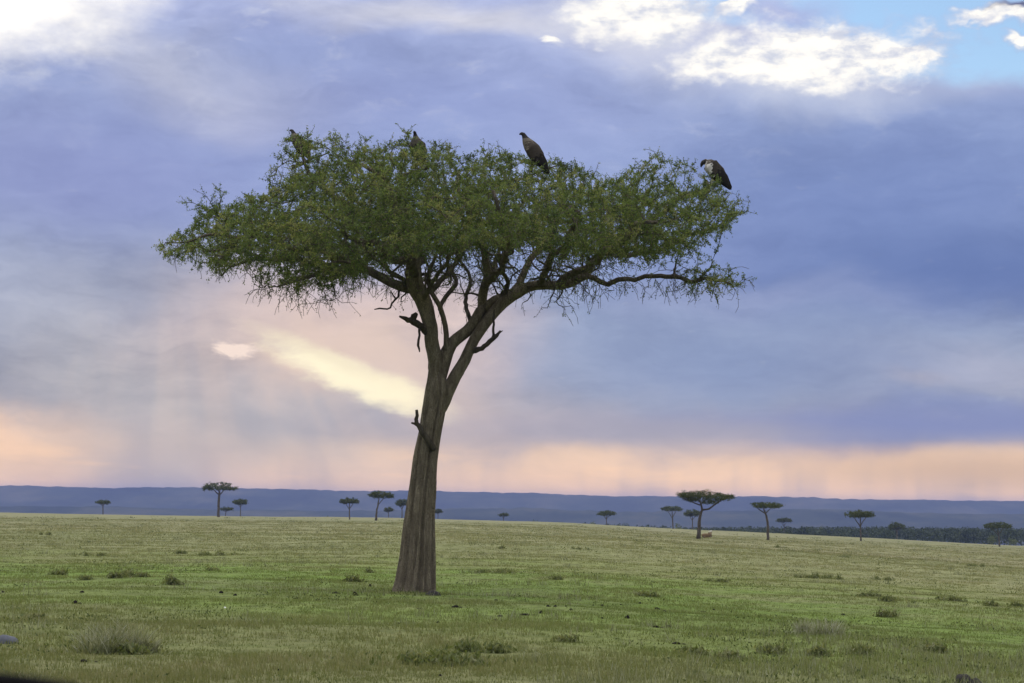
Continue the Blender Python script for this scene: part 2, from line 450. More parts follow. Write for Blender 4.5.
mat_grass = leafy('grass_blades', [(0, (.062, .092, .022)), (.35, (.125, .160, .044)), (.7, (.195, .204, .085)), (1, (.33, .30, .20))], .3, base=1)
mat_dry = leafy('dry_grass', [(0, (.07, .09, .035)), (.4, (.17, .18, .10)), (1, (.36, .36, .30))], .3)
mat_leaf = leafy('acacia_leaves', [(0, (.042, .068, .022)), (.4, (.100, .143, .048)), (.75, (.155, .198, .070)), (1, (.23, .235, .105))], .45)
mat_farleaf = leafy('far_leaves', [(0, (.035, .050, .014)), (.5, (.055, .072, .020)), (1, (.095, .10, .030))], .25)
mat_wood = leafy('woodland_leaves', [(0, (.018, .030, .010)), (.5, (.045, .062, .020)), (1, (.10, .11, .045))], .25)
mat_shrub = leafy('shrub_leaves', [(0, (.050, .068, .023)), (.5, (.115, .140, .052)), (1, (.22, .225, .125))], .4)

def bark(name, c0, c1, c2, sc=1.0):
    mt, nt, bs = material(name)
    tcn = nt.node('ShaderNodeTexCoord'); p = tcn.outputs['Object']
    st = nt.noise(nt.mapping(p, sc=(8 * sc, 8 * sc, 1.7 * sc)), 1.0, 6, .65)
    fi = nt.noise(nt.mapping(p, sc=(30 * sc, 30 * sc, 6 * sc)), 1.0, 4, .6)
    bl = nt.noise(nt.mapping(p, loc=(3, 0, 0), sc=(1.6, 1.6, .8)), 1.0, 4, .6)
    wv = nt.vm('ADD', nt.mapping(p, sc=(10 * sc, 10 * sc, 3.6 * sc)), nt.vm('SCALE', nt.noise(nt.mapping(p, sc=(5, 5, 2.5)), 1.0, 4, .6, color=True), 1.6))
    vo = nt.node('ShaderNodeTexVoronoi', feature='DISTANCE_TO_EDGE'); nt.put(vo.inputs['Vector'], wv)
    crack = nt.rng(vo.outputs['Distance'], .0, .16, 1.0, 0.0)
    c = nt.ramp(st, [(.34, tuple(q * .7 for q in c1)), (.5, c1), (.66, c2)])
    c = nt.mix(nt.rng(bl, .5, .72, 0, .55), c, tuple(q * 1.45 for q in c1))
    c = nt.mix(nt.m('MULTIPLY', crack, .6), c, c0)
    c = nt.mix(nt.rng(fi, .5, .72, 0, .45), c, c0)
    nt.L.new(c, bs.inputs['Base Color']); bs.inputs['Roughness'].default_value = .95; bs.inputs['Specular IOR Level'].default_value = .1
    b = nt.node('ShaderNodeBump'); b.inputs['Strength'].default_value = .8; b.inputs['Distance'].default_value = .05
    nt.put(b.inputs['Height'], nt.m('SUBTRACT', nt.m('ADD', st, nt.m('MULTIPLY', fi, .4)), crack)); nt.L.new(b.outputs[0], bs.inputs['Normal'])
    return mt
mat_bark = bark('acacia_bark', (.056, .046, .033), (.215, .182, .130), (.33, .285, .208))
mat_twig = bark('twig_bark', (.055, .047, .036), (.13, .112, .085), (.21, .182, .138))
mat_dead = bark('dead_wood', (.045, .037, .029), (.10, .085, .065), (.16, .138, .11))

def plain(name, col, rough=.8, var=.35, scale=20.0, metal=0):
    mt, nt, bs = material(name)
    tcn = nt.node('ShaderNodeTexCoord')
    n = nt.noise(tcn.outputs['Object'], scale, 5, .6)
    c = nt.mix(n, tuple(q * (1 - var) for q in col), tuple(q * (1 + var) for q in col))
    nt.L.new(c, bs.inputs['Base Color']); bs.inputs['Roughness'].default_value = rough; bs.inputs['Specular IOR Level'].default_value = .08
    return mt
mat_rock = plain('dark_stone', (.036, .033, .031), .9, .5, 9)
mat_rock_blue = plain('grey_stone', (.10, .105, .125), .9, .4, 9)
mat_dung = plain('dung', (.012, .010, .008), .95, .4, 30)
mat_white = plain('pale_stone', (.7, .7, .66), .8, .15, 30)
mat_rubber = plain('black_rubber', (.002, .002, .0025), .9, .3, 60)
mat_plume = plain('brown_plumage', (.050, .042, .035), .9, .6, 22)
mat_flight = plain('dark_flight_feathers', (.022, .020, .019), .85, .4, 34)
mat_ruff = plain('pale_ruff', (.12, .105, .085), .9, .5, 22)
mat_down = plain('pale_down', (.52, .50, .47), .9, .3, 26)
mat_head = plain('dark_head_skin', (.03, .028, .027), .7, .3, 40)
mat_tawny = plain('tawny_coat', (.14, .095, .05), .9, .3, 8)
mat_pale = plain('pale_coat', (.55, .52, .46), .9, .15, 8)

# ------------------------------------------------------------------ ground
rad = np.concatenate([[1.0, 2, 3, 4.5, 6, 8, 10, 12], np.geomspace(14, 8900, 420)])
ang = np.concatenate([np.linspace(-22, 22, 261), np.linspace(22, 338, 90)[1:-1]])
ang = np.radians(ang)
A, RR = np.meshgrid(ang, rad)
X = RR * np.sin(A); Y = RR * np.cos(A)
Z = gz(X, Y)
V = np.stack([X, Y, Z], -1).reshape(-1, 3)
na, nr = len(ang), len(rad)
V = np.vstack([V, [[0, 0, float(gz(0, 0))]]])
fc = []
idx = np.arange(na)
i2 = (idx + 1) % na
q = []
for r_ in range(nr - 1):
    q.append(np.stack([r_ * na + i2, r_ * na + idx, (r_ + 1) * na + idx, (r_ + 1) * na + i2], -1))
q = np.vstack(q)
faces = q.tolist() + [(na * nr, int(i), int(j)) for i, j in zip(idx, i2)]
ground = mesh_obj('ground', V, faces, mat_ground, None, True)
ground['kind'] = 'structure'
bm = bmesh.new(); bm.from_mesh(ground.data); bmesh.ops.recalc_face_normals(bm, faces=bm.faces)
if sum(f.normal.z for f in bm.faces) < 0: bmesh.ops.reverse_faces(bm, faces=bm.faces)
bm.to_mesh(ground.data); bm.free()

# ------------------------------------------------------------------ hills: an escarpment with a flat top and a lower ridge before it
mat_hill, nt, bs = material('wooded_hill')
pos = pos_xy(nt)
wd = nt.ramp(nt.noise(nt.mapping(pos, sc=(.0035, .002, .012)), 1.0, 8, .7), [(.36, (.012, .020, .012)), (.5, (.032, .042, .024)), (.68, (.085, .082, .05))])
nt.L.new(wd, bs.inputs['Base Color']); bs.inputs['Specular IOR Level'].default_value = 0
def ridge(name, Y0, depth, top_px, foot, nx=420, jag=1.0):
    """a long wooded rise: cross section foot > slope > flat top > back; top_px lists (px, pixels above the horizon)"""
    xs = np.linspace(-Y0 * .62, Y0 * .62, nx)
    prof = np.array([(0, 0), (.25, .18), (.45, .5), (.6, .8), (.7, .95), (.78, 1.0), (.9, .98), (1.0, .9)])
    pxs = xs / Y0 * FPX + 512
    top = np.interp(pxs, [p[0] for p in top_px], [p[1] for p in top_px]) / FPX * Y0 + EYE
    ph = rng.uniform(0, 6.28, 8)
    for k, (wl, a) in enumerate(((900, 1.6), (420, 1.1), (190, .7), (77, .7), (41, .6))):
        top = top + jag * a * np.sin(xs * 6.283 / wl + ph[k])
    top = top + jag * rng.uniform(-.5, 1.5, nx) * (1 + .9 * np.sin(xs / 210.0 + ph[6]))
    Vv_ = []
    for (d, h) in prof:
        yy = Y0 + depth * d + 60 * np.sin(xs / 310 + d * 3) * (1 - d) + rng.uniform(-20, 20, nx)
        zz = foot + (top - foot) * h + (rng.uniform(-2, 2, nx) if 0 < h < .95 else 0)
        Vv_.append(np.stack([xs, yy, zz], -1))
    Vv_ = np.vstack(Vv_); n = len(prof)
    fs = [(i * nx + k, i * nx + k + 1, (i + 1) * nx + k + 1, (i + 1) * nx + k) for i in range(n - 1) for k in range(nx - 1)]
    o = mesh_obj(name, Vv_, fs, mat_hill, None, True)
    o['kind'] = 'structure'
    return o
ridge('hills', 5600, 1500, [(-400, 12), (0, 11.5), (150, 12.5), (330, 12.5), (512, 12), (640, 11), (700, 10.5), (800, 11.5), (900, 11), (1024, 11), (1500, 10)], -62)
ridge('hills', 3900, 900, [(-400, -14), (300, -12), (480, -8), (560, -6), (640, -9), (760, -5), (860, -2.5), (960, -4), (1024, -5), (1500, -4)], -62, jag=.8)

# ------------------------------------------------------------------ grass (one mass each)
def blades(name, xy, height, width, n_per, spread, mat, tint, lean=.35, taper=.15):
    n = len(xy) * n_per
    bx = np.repeat(xy, n_per, 0)
    off = rng.normal(size=(n, 2)) * np.repeat(spread, n_per)[:, None]
    p = bx + off
    z = gz(p[:, 0], p[:, 1])
    h = np.repeat(height, n_per) * rng.uniform(.45, 1.15, n)
    wd_ = np.repeat(width, n_per) * rng.uniform(.7, 1.3, n)
    a = rng.uniform(0, 6.283, n)
    side = np.stack([np.cos(a), np.sin(a), np.zeros(n)], -1) * wd_[:, None] * .5
    b = rng.uniform(0, 6.283, n); ln = rng.uniform(0, lean, n) + lean * .3
    d = np.stack([np.cos(b) * ln, np.sin(b) * ln, np.ones(n)], -1)
    base = np.stack([p[:, 0], p[:, 1], z - .01], -1)
    V_ = np.empty((n, 3, 3)); V_[:, 0] = base - side; V_[:, 1] = base + side; V_[:, 2] = base + d * h[:, None]
    t = np.clip(np.repeat(tint, n_per) + rng.normal(size=n) * .16, 0, 1)
    o = mesh_obj(name, V_.reshape(-1, 3), np.arange(n * 3).reshape(-1, 3), mat, None, False, attrs={'tint': ('FACE', t)})
    o['kind'] = 'stuff'
    return o

def fan(n, d0, d1, pw, half=18.5):
    """points in a fan before the camera, density falling with distance"""
    u = rng.random(n)
    e = 2 - pw
    d = (d0 ** e + u * (d1 ** e - d0 ** e)) ** (1 / e)
    a = np.radians(rng.uniform(-half, half, n))
    return np.stack([d * np.sin(a), d * np.cos(a)], -1), d
def lump(xy, wl, seed):
    r_ = np.random.default_rng(seed); s_ = 0
    for k in range(7):
        th = r_.uniform(0, 6.28); q_ = wl * r_.uniform(.5, 1.8)
        s_ = s_ + np.sin((xy[:, 0] * np.cos(th) + xy[:, 1] * np.sin(th)) * 6.283 / q_ + r_.uniform(0, 6.28))
    return s_ / 3.2
xy, d = fan(112000, 19, 420, 1.72)
l1 = lump(xy, 5, 1); l2 = lump(xy, 1.6, 2)
sel = (l2 + .6 * l1 + rng.normal(size=len(d)) * 1.1) > -1.0
xy, d, l1, l2 = xy[sel], d[sel], l1[sel], l2[sel]
TB = hit(415, 594)
ra_ = rng.uniform(0, 6.283, 260); rr_ = .48 + np.abs(rng.normal(size=260)) * .35
xy = np.vstack([xy, np.stack([TB.x + np.cos(ra_) * rr_, TB.y + np.sin(ra_) * rr_], -1)]); d = np.concatenate([d, np.full(260, TB.y)]); l1 = np.concatenate([l1, rng.uniform(.2, 1.4, 260)]); l2 = np.concatenate([l2, rng.normal(size=260)])
zone = np.clip(.50 + .16 * l1 + .1 * l2 + .15 * smooth(70, 110, d) + .06 * (1 - smooth(24, 44, d)), 0, 1)
hh = (.06 + .02 * (1 - smooth(26, 46, d + 6 * l1))) * (1 + .5 * np.clip(l1, -.8, 1)) * (1 + .7 * smooth(70, 160, d))
ww = .010 + .00022 * d
o = blades('short_grass', xy, hh, ww, 9, .05 + .0009 * d, mat_grass, zone)
tag(o, 'short olive green grass covering the open plain', 'grass', kind='stuff')
# taller straw coloured patches
xy, d = fan(16000, 20, 260, 1.6)
l = lump(xy, 9, 5) + .5 * lump(xy, 3, 6)
right = xy[:, 0] / np.maximum(xy[:, 1], 1)
sel = (l + 1.6 * smooth(.02, .2, right) * (d < 34) + rng.normal(size=len(d)) * .3 - .35 * ((d > 36) & (d < 70))) > .75
xy, d = xy[sel], d[sel]
o = blades('dry_grass', xy, np.full(len(d), .20) * rng.uniform(.6, 1.3, len(d)), .007 + .00016 * d, 10, np.full(len(d), .09), mat_dry, np.full(len(d), .42), lean=.4)
tag(o, 'taller straw coloured grass in loose patches over the plain', 'grass', kind='stuff')

# ------------------------------------------------------------------ the big acacia
TB = hit(415, 594)
print('TREE BASE', TB)
Y0 = TB.y
PXM = FPX / Y0
def tp(px, py, yd): return np.array(at(px, py, Y0 + yd) - TB)
tree = empty('acacia_tree', TB, 'tall flat-topped acacia with a furrowed leaning trunk standing in the foreground', 'tree')

def limb_pts(lst, step=.16):
    a = np.array([[*tp(x, y, yd), r / PXM] for (x, y, yd, r) in lst])
    return catmull(a, step)
def flute(th, t):
    k = 1.0 - .75 * t
    f = 1.06 + k * (.08 * np.cos(3 * th + .6 + 1.2 * t) + .03 * np.cos(13 * th + 4 * t))
    for c, w_, d_ in ((3.32 + .25 * t, .11, .34), (2.45 - .1 * t, .10, .26), (4.05 + .2 * t, .09, .24), (2.9 + .5 * t, .07, .13), (3.72 - .3 * t, .06, .14), (1.7, .12, .2), (4.8, .12, .22), (.2, .15, .2), (5.7, .12, .2), (.9, .12, .2)):
        dt = (th - c + np.pi) % (2 * np.pi) - np.pi
        f = f - d_ * (1 - .55 * t) * np.exp(-(dt / w_) ** 2)
    return f
mb = MB()
P = limb_pts([(414, 603, 0, 27), (414.5, 597, 0, 23), (415, 591, 0, 20.6), (416, 583, 0, 19.2), (418, 562, 0, 17.6), (419, 540, 0, 16.2), (420, 523, 0, 15), (423, 490, 0, 13.2), (425.5, 461, 0, 11.9),
               (430.5, 431, 0, 11), (434.5, 408, 0, 11.3), (437, 390, 0, 11.2), (436.5, 376, 0, 8.4), (435, 358, -.05, 5), (434, 350, -.05, 3)], .07)
mb.tube(P[:, :3], P[:, 3], 144, .012, flute)
limbs = {
 'L': [(436, 408, 0, 4), (436, 392, 0, 6.5), (435.5, 378, -.04, 7.5), (434, 366, -.06, 7.6), (434, 352, -.1, 7.2), (430, 326, -.15, 7.2), (424, 305, -.2, 8.4), (416, 285, -.3, 8.6), (414, 262, -.4, 7.4), (409, 240, -.6, 6.2), (400, 215, -.8, 4.6), (385, 185, -1, 3.2), (372, 160, -1, 1.8)],
 'L2': [(418, 290, -.2, 6), (405, 285, -.1, 5.4), (384, 278, .1, 4.6), (362, 270, .3, 4.2), (334, 265, .6, 3.9), (310, 261, .8, 3.3), (282, 256, 1, 2.6), (258, 258, 1.1, 2), (239, 264, 1.2, 1.4), (221, 270, 1.2, .9)],
 'L3': [(354, 268, .4, 3), (331, 277, .0, 2.5), (312, 276, -.4, 2.1), (298, 279, -.8, 1.5), (282, 284, -1, .9)],
 'L4': [(414, 275, -.4, 5.5), (405, 262, -1.5, 4.6), (385, 250, -2.8, 3.8), (360, 240, -4, 2.8), (340, 228, -5, 1.8)],
 'L5': [(414, 270, -.2, 5.5), (420, 255, 1.2, 4.4), (415, 240, 2.6, 3.6), (400, 225, 4, 2.8), (385, 215, 5, 1.8)],
 'L6': [(409, 245, -.5, 4.6), (385, 225, 0, 3.8), (350, 205, .4, 3), (322, 188, .6, 2.4), (304, 168, .8, 1.8), (294, 150, .8, 1.2)],
 'L7': [(362, 268, .3, 3.8), (320, 245, 1.5, 3), (280, 230, 2.4, 2.4), (240, 222, 3, 1.8), (210, 215, 3, 1.1)],
 'L8': [(334, 263, .6, 3), (290, 243, -1.2, 2.4), (250, 235, -2.2, 2), (215, 238, -2.5, 1.5), (188, 243, -2.5, .9)],
 'L9': [(258, 256, 1.1, 1.8), (225, 246, .9, 1.5), (192, 243, .5, 1.1), (170, 246, .3, .7)],
 'M': [(437, 398, 0, 4), (440, 378, .05, 7), (447, 352, .1, 6.6), (456, 340, .15, 6), (472, 325, .3, 6), (482, 312, .4, 5.2), (488, 305, .5, 2.5)],
 'R': [(434, 428, 0, 3), (440, 408, 0, 6.2), (447, 392, 0, 6.6), (456, 376, .0, 6.2), (468, 352, .05, 5.7), (478, 333, .2, 5.8), (490, 317, .3, 5.8), (505, 303, .4, 6), (519, 292, .5, 5.8), (540, 283, .6, 5.3), (560, 283, .7, 4.8), (578, 275, .9, 4.6), (592, 263, 1.1, 4.1), (607, 254, 1.3, 3.6), (625, 240, 1.6, 2.8), (645, 222, 2, 2.2), (668, 203, 2.2, 2.4), (690, 192, 2.2, 2.3), (704, 186, 2.2, 2.2), (716, 183, 2.2, 1.6)],
 'M1': [(477, 324, .35, 3.2), (480, 314, .4, 4.8), (481, 299, .4, 4.7), (486, 280, .2, 4.3), (483, 255, -.1, 3.9), (473, 232, -.4, 3.3), (465, 205, -.8, 2.6), (455, 180, -1, 1.8)],
 'M2': [(484, 310, .4, 4.8), (495, 302, .6, 4.5), (512, 291, .9, 4.2), (524, 272, 1.2, 3.7), (535, 252, 1.6, 3.3), (546, 238, 2, 2.8), (560, 215, 2.5, 2.2), (575, 190, 3, 1.6)],
 'R2': [(572, 279, .8, 3.6), (585, 276, .5, 3.1), (597, 279, .4, 2.9), (610, 283, .2, 2.7), (620, 280, .1, 2.6), (637, 281, -.1, 2.5), (646, 277, -.2, 2.4), (658, 275, -.3, 2.3), (672, 278, -.4, 2.3), (684, 280, -.5, 2.2), (694, 284, -.5, 2.2), (706, 279, -.6, 1.8), (716, 280, -.6, 1.5), (737, 275, -.6, .9)],
 'R3': [(560, 283, .6, 4), (585, 268, -1, 3.4), (610, 250, -2.4, 2.8), (630, 232, -3.6, 2.2), (650, 215, -4.4, 1.6)],
 'R4': [(540, 283, .6, 4), (550, 262, -1, 3.2), (565, 245, -2.6, 2.8), (575, 225, -4, 2.2), (580, 200, -4.6, 1.5)],
 'R5': [(607, 254, 1.3, 3), (640, 250, 2.4, 2.5), (675, 244, 3.2, 2), (705, 232, 3.6, 1.5), (728, 218, 3.6, .9)],
 'M3': [(481, 300, .5, 4), (488, 282, 2, 3.4), (500, 262, 3.4, 2.8), (515, 240, 4.6, 2.2), (525, 215, 5.4, 1.6)],
 'M4': [(484, 285, .2, 4), (500, 268, -1.6, 3.2), (505, 250, -3, 2.6), (500, 225, -4.4, 2.1), (495, 200, -5, 1.5)],
 'T': [(446, 352, 0, 3), (446, 335, 0, 2.7), (443, 318, 0, 2.7), (440, 307, -.05, 2.7), (433, 293, -.1, 2.5), (428, 275, -.3, 2.1), (436, 255, -.6, 1.6)],
 'T2': [(443, 316, 0, 1.6), (442, 306, 0, 2.2), (451, 289, .3, 2.3), (457, 273, .6, 2), (452, 255, 1, 1.8), (440, 240, 1.4, 1.5)],
 'C2': [(470, 320, .3, 2.2), (463, 300, .9, 2), (466, 280, 1.5, 1.8), (460, 258, 2, 1.6), (450, 235, 2.4, 1.2)],
 'C3': [(500, 300, .7, 2.6), (508, 280, 0, 2.2), (498, 262, -.8, 2), (503, 240, -1.5, 1.5)],
 'C4': [(424, 300, -.3, 2.4), (432, 284, -1.1, 2.2), (445, 268, -2, 2), (462, 252, -2.8, 1.6), (478, 232, -3.4, 1.2)],
 'C5': [(405, 285, -.1, 2.6), (398, 272, -.8, 2.2), (378, 262, -1.4, 1.8), (352, 258, -2, 1.4), (330, 262, -2.4, 1)],
 'C6': [(592, 263, 1.1, 2.6), (600, 250, .2, 2.2), (622, 236, -.6, 1.8), (650, 232, -1.2, 1.4)],
 'C': [(428, 291, -.1, 3.4), (445, 277, .3, 2.8), (456, 261, .8, 2.5), (470, 243, 1.4, 2.2), (480, 220, 2, 1.6)],
}
nodes = []; parent = []; fixr = []
limb_end = {}
def nearest_node(p):
    a = np.array(nodes); return int(np.argmin(((a - p) ** 2).sum(1)))
trunk_pts = P
for i, q_ in enumerate(P):
    nodes.append(q_[:3]); parent.append(i - 1); fixr.append(q_[3])
n_trunk = len(nodes)
for k, lst in limbs.items():
    Q = limb_pts(lst, .15)
    jit = rng.normal(size=(len(Q), 3)) * (.085 * np.clip(1.2 - Q[:, 3:4] / .2, .1, 1)); jit[0] = 0
    for _ in range(2): jit[1:-1] = (jit[:-2] + jit[1:-1] + jit[2:]) / 3
    Q[:, :3] += jit * 1.6
    big = k in ('L', 'M', 'R', 'M1', 'M2', 'T')
    if k == 'T': Q[:, :3] -= jit * 1.2
    b2 = mb if k in ('L', 'M') else MB()
    b2.tube(Q[:, :3], Q[:, 3] * .98, 20 if big else 12, .06)
    if k not in ('L', 'M'): b2.build('limb', mat_bark if big else mat_twig, tree)
    par = nearest_node(Q[0, :3])
    for i, q_ in enumerate(Q):
        parent.append(par); par = len(nodes); nodes.append(q_[:3]); fixr.append(q_[3])
    limb_end[k] = par
mb.build('trunk', mat_bark, tree)
n_limb = len(nodes)
side_src = [i for i in range(n_trunk, n_limb) if .03 < fixr[i] < .20 and nodes[i][2] > tp(455, 300, 0)[2]]
for _ in range(230):                                                   # crooked side branches
    i = side_src[rng.integers(len(side_src))]
    d_ = np.array([rng.normal() * .8, rng.normal() * .7, rng.choice([.8, .5, -.25])]); r_ = min(.028, fixr[i] * .5)
    par = i; ns = int(rng.integers(4, 10))
    for k in range(ns):
        d_ = d_ / np.linalg.norm(d_) + rng.normal(size=3) * .38 + np.array([0, 0, .07]); d_ /= np.linalg.norm(d_)
        nodes.append(nodes[par] + d_ * .15); parent.append(par); fixr.append(max(.008, r_ * (1 - k / ns))); par = len(nodes) - 1

def dead(chains):
    b_ = MB()
    for lst in chains:
        Q = limb_pts(lst, .08)
        Q[:, :3] += rng.normal(size=(len(Q), 3)) * .012
        b_.tube(Q[:, :3], Q[:, 3], 9, .12)
    b_.build('dead_branch', mat_dead, tree)
dead([[(427, 333, -.2, 3.4), (420, 326, -.3, 3.3), (411, 321, -.4, 3.4), (405, 318.5, -.45, 2.2), (400, 316, -.5, 1)], [(413, 321, -.4, 3), (414, 316, -.4, 3.2), (417, 313, -.4, 1.5)],
      [(419, 327, -.35, 1.4), (420, 336, -.4, 1.1), (418, 345, -.42, 1.2), (420, 352, -.45, .6)]])
dead([[(400, 283, -.1, 1.3), (399, 293, -.2, 1.1), (392, 303, -.3, 1), (387, 309, -.35, .9), (380, 308, -.4, .8), (374, 310, -.4, .5)], [(396, 299, -.2, .9), (391, 291, -.2, .5)]])
dead([[(467, 352, .08, 2.4), (476, 351, .0, 2.8), (484, 346, -.1, 2.6), (490, 341, -.15, 2.5), (497, 336, -.2, 1.9), (501, 331, -.2, .9)], [(493, 339, -.15, 1.5), (494, 322, -.1, 1.2), (494.5, 309, -.05, .7)], [(495, 336, -.2, 1), (503, 331, -.25, .5)]])
dead([[(433, 450, -.22, 3), (427, 440, -.36, 3), (421, 430, -.44, 2.6), (417, 423, -.48, 2.1), (417, 411, -.5, 1.4)], [(419, 426, -.46, 1.8), (412, 423.5, -.5, 1)]])

# crown envelope, in the plane of the trunk, swept round as a flattened dome
XC, AX, BD = 455.0, 300.0, 6.3
TOPP = np.array([(155, 250), (160, 240), (185, 224), (200, 211), (215, 206), (240, 199), (255, 189), (268, 170), (278, 150), (288, 132), (300, 135), (320, 130), (345, 131), (352, 141), (365, 142), (390, 137), (415, 136), (440, 142), (460, 149), (480, 149), (500, 151), (515, 151), (545, 158), (570, 163), (600, 174), (620, 176), (632, 166), (650, 157), (670, 154), (690, 161), (705, 173), (720, 182), (735, 197), (757, 208)], float)
BOTP = np.array([(155, 254), (165, 256), (190, 266), (215, 272), (240, 270), (275, 281), (300, 288), (330, 286), (355, 278), (380, 264), (400, 256), (430, 252), (470, 254), (500, 248), (530, 244), (550, 252), (575, 262), (600, 262), (640, 264), (680, 262), (700, 250), (715, 240), (735, 225), (757, 213)], float)
att = []
n_try = 0
while len(att) < 8600:
    n_try += 1
    yd = rng.uniform(-BD, BD); t = abs(yd) / BD; s_ = math.sqrt(max(1e-3, 1 - t * t))
    x = rng.uniform(XC - AX, XC + AX)
    xe = XC + (x - XC) / s_
    if abs(xe - XC) > AX: continue
    tt = t * t
    top = np.interp(xe, TOPP[:, 0], TOPP[:, 1]) * (1 - tt) + 214 * tt
    bot = np.interp(xe, BOTP[:, 0], BOTP[:, 1]) * (1 - tt) + 246 * tt
    y = rng.uniform(130, 295)
    if y < top or y > bot: continue
    if x < 362 and y < 196 - (x - 255) * .42 and rng.random() > (.5 if abs(yd) < 3 else 0): continue
    if x > 618 and y < 190 and rng.random() > (.55 if abs(yd) < 3.4 else 0): continue
    if math.sin(x * .045 + yd * 1.3) * math.sin(y * .08 + x * .03 - yd) > .55 and rng.random() < .65: continue
    att.append(tp(x, y, yd))
for _ in range(1300):                                                   # bare twiggy undergrowth of the crown
    x = rng.choice([rng.uniform(250, 600), rng.uniform(400, 570)]); yd = rng.uniform(-2.5, 2.5)
    att.append(tp(x, np.interp(x, BOTP[:, 0], BOTP[:, 1]) + rng.uniform(-4, 34) * (1 if x > 380 else .5), yd))
for _ in range(200):                                                   # the low pad of leaves at the right
    v = rand_dirs(1)[0] * rng.random() ** .33
    att.append(tp(722 + 31 * v[0], 281 + 15 * v[2], -.6 + 1.1 * v[1]))
for _ in range(60):
    att.append(tp(rng.uniform(290, 316), rng.uniform(136, 166), rng.uniform(.2, 1.2)))
for _ in range(170):
    att.append(tp(rng.uniform(575, 695), rng.uniform(266, 296), rng.uniform(-1.2, 1.2)))
for _ in range(45):
    att.append(tp(rng.uniform(545, 612), rng.uniform(280, 301), rng.uniform(-.6, 1.4)))
att = np.array(att)
alive = np.ones(len(att), bool)
STEP, DK, DI = .19, .30, 2.4
for it in range(70):
    kd = kdtree.KDTree(len(nodes))
    for i in range(n_trunk + 12, len(nodes)): kd.insert(nodes[i], i)
    kd.balance()
    acc = {}
    for ai in np.nonzero(alive)[0]:
        co, i, dd_ = kd.find(att[ai])
        if dd_ < DK: alive[ai] = False; continue
        if dd_ > DI + it * .1: continue
        v = (att[ai] - nodes[i]) / dd_
        if i in acc: acc[i] += v
        else: acc[i] = v.copy()
    if not acc: break
    grown = 0
    for i, v in acc.items():
        n_ = np.linalg.norm(v)
        if n_ < 1e-3: continue
        v = v / n_ + rng.normal(size=3) * .22
        if parent[i] >= 0 and i >= n_limb:
            pv = nodes[i] - nodes[parent[i]]; v = v + .35 * pv / (np.linalg.norm(pv) + 1e-6)
        v /= np.linalg.norm(v)
        nodes.append(nodes[i] + v * STEP); parent.append(i); fixr.append(0); grown += 1
    if not grown: break
NN = np.array(nodes); PA = np.array(parent); FR = np.array(fixr)
r2 = np.zeros(len(NN)); nch = np.zeros(len(NN), int)
EXPN = 2.3
for i in range(len(NN) - 1, n_limb - 1, -1):
    if r2[i] == 0: r2[i] = .0065 ** EXPN
    if PA[i] >= n_limb: r2[PA[i]] += r2[i] * .93
    nch[PA[i]] += 1
RAD = np.where(FR > 0, FR, np.minimum(r2 ** (1 / EXPN), .05))
print('tree nodes', len(NN), 'limb nodes', n_limb, 'tries', n_try)

def sticks(p0, p1, r0, r1, seg=4):
    n = len(p0); t = p1 - p0; t = t / (np.linalg.norm(t, axis=1)[:, None] + 1e-9)
    ref = np.where(np.abs(t[:, 2:3]) < .9, np.array([[0, 0, 1.]]), np.array([[1., 0, 0]]))
    u = np.cross(t, ref); u /= np.linalg.norm(u, axis=1)[:, None]; v = np.cross(t, u)
    V_ = np.empty((n, 2, seg, 3))
    for k in range(seg):
        a = 2 * math.pi * k / seg
        dirv = math.cos(a) * u + math.sin(a) * v
        V_[:, 0, k] = p0 + dirv * r0[:, None]; V_[:, 1, k] = p1 + dirv * r1[:, None]
    b = np.arange(n)[:, None] * seg * 2
    fs = [np.concatenate([b + k, b + (k + 1) % seg, b + seg + (k + 1) % seg, b + seg + k], 1) for k in range(seg)]
    return V_.reshape(-1, 3), np.vstack(fs)
gi = np.arange(n_limb, len(NN))
p0 = NN[PA[gi]]; p1 = NN[gi]
r1 = RAD[gi]; r0 = np.minimum(np.where(PA[gi] < n_limb, r1 * 1.1, RAD[PA[gi]]), r1 * 1.6)
# thin shoots: upright thorny ones on top, drooping bare ones below
tips = gi[nch[gi] == 0]
twv, sp0, sp1 = [], [], []
shoot_nodes = []
for i in tips:
    p = NN[i]; dv = p - NN[PA[i]]; dv /= np.linalg.norm(dv) + 1e-9
    for k in range(2):
        low_ = p[2] < (TB.z * 0 + (tp(455, 262, 0)[2]))
        d_ = dv * .6 + rng.normal(size=3) * .45 + np.array([0, 0, (-.55 if low_ else .35)])
        d_ /= np.linalg.norm(d_)
        q0 = p.copy(); L_ = rng.uniform(.12, .42) * (1.25 if low_ else 1)
        for s_ in range(3):
            q1 = q0 + d_ * L_ / 3
            sp0.append(q0); sp1.append(q1); shoot_nodes.append((q1, low_))
            q0 = q1; d_ = d_ + rng.normal(size=3) * .3 + np.array([0, 0, -.2 if low_ else .05]); d_ /= np.linalg.norm(d_)
for _ in range(420):                                                   # bare hanging twigs under the limbs
    i = rng.integers(n_trunk + 40, n_limb)
    if FR[i] > .1 or NN[i][2] < tp(455, 318, 0)[2]: continue
    d_ = np.array([rng.normal() * .5, rng.normal() * .5, -1]); q0 = NN[i].copy(); L_ = rng.uniform(.25, .8)
    for s_ in range(4):
        d_ = d_ / np.linalg.norm(d_); q1 = q0 + d_ * L_ / 4
        sp0.append(q0); sp1.append(q1)
        if rng.random() < .3: shoot_nodes.append((q1, True))
        q0 = q1; d_ = d_ + rng.normal(size=3) * .45
sp0 = np.array(sp0); sp1 = np.array(sp1)
v1, f1 = sticks(p0, p1, r0, r1, 4)
v2, f2 = sticks(sp0, sp1, np.full(len(sp0), .0065), np.full(len(sp0), .0045), 3)
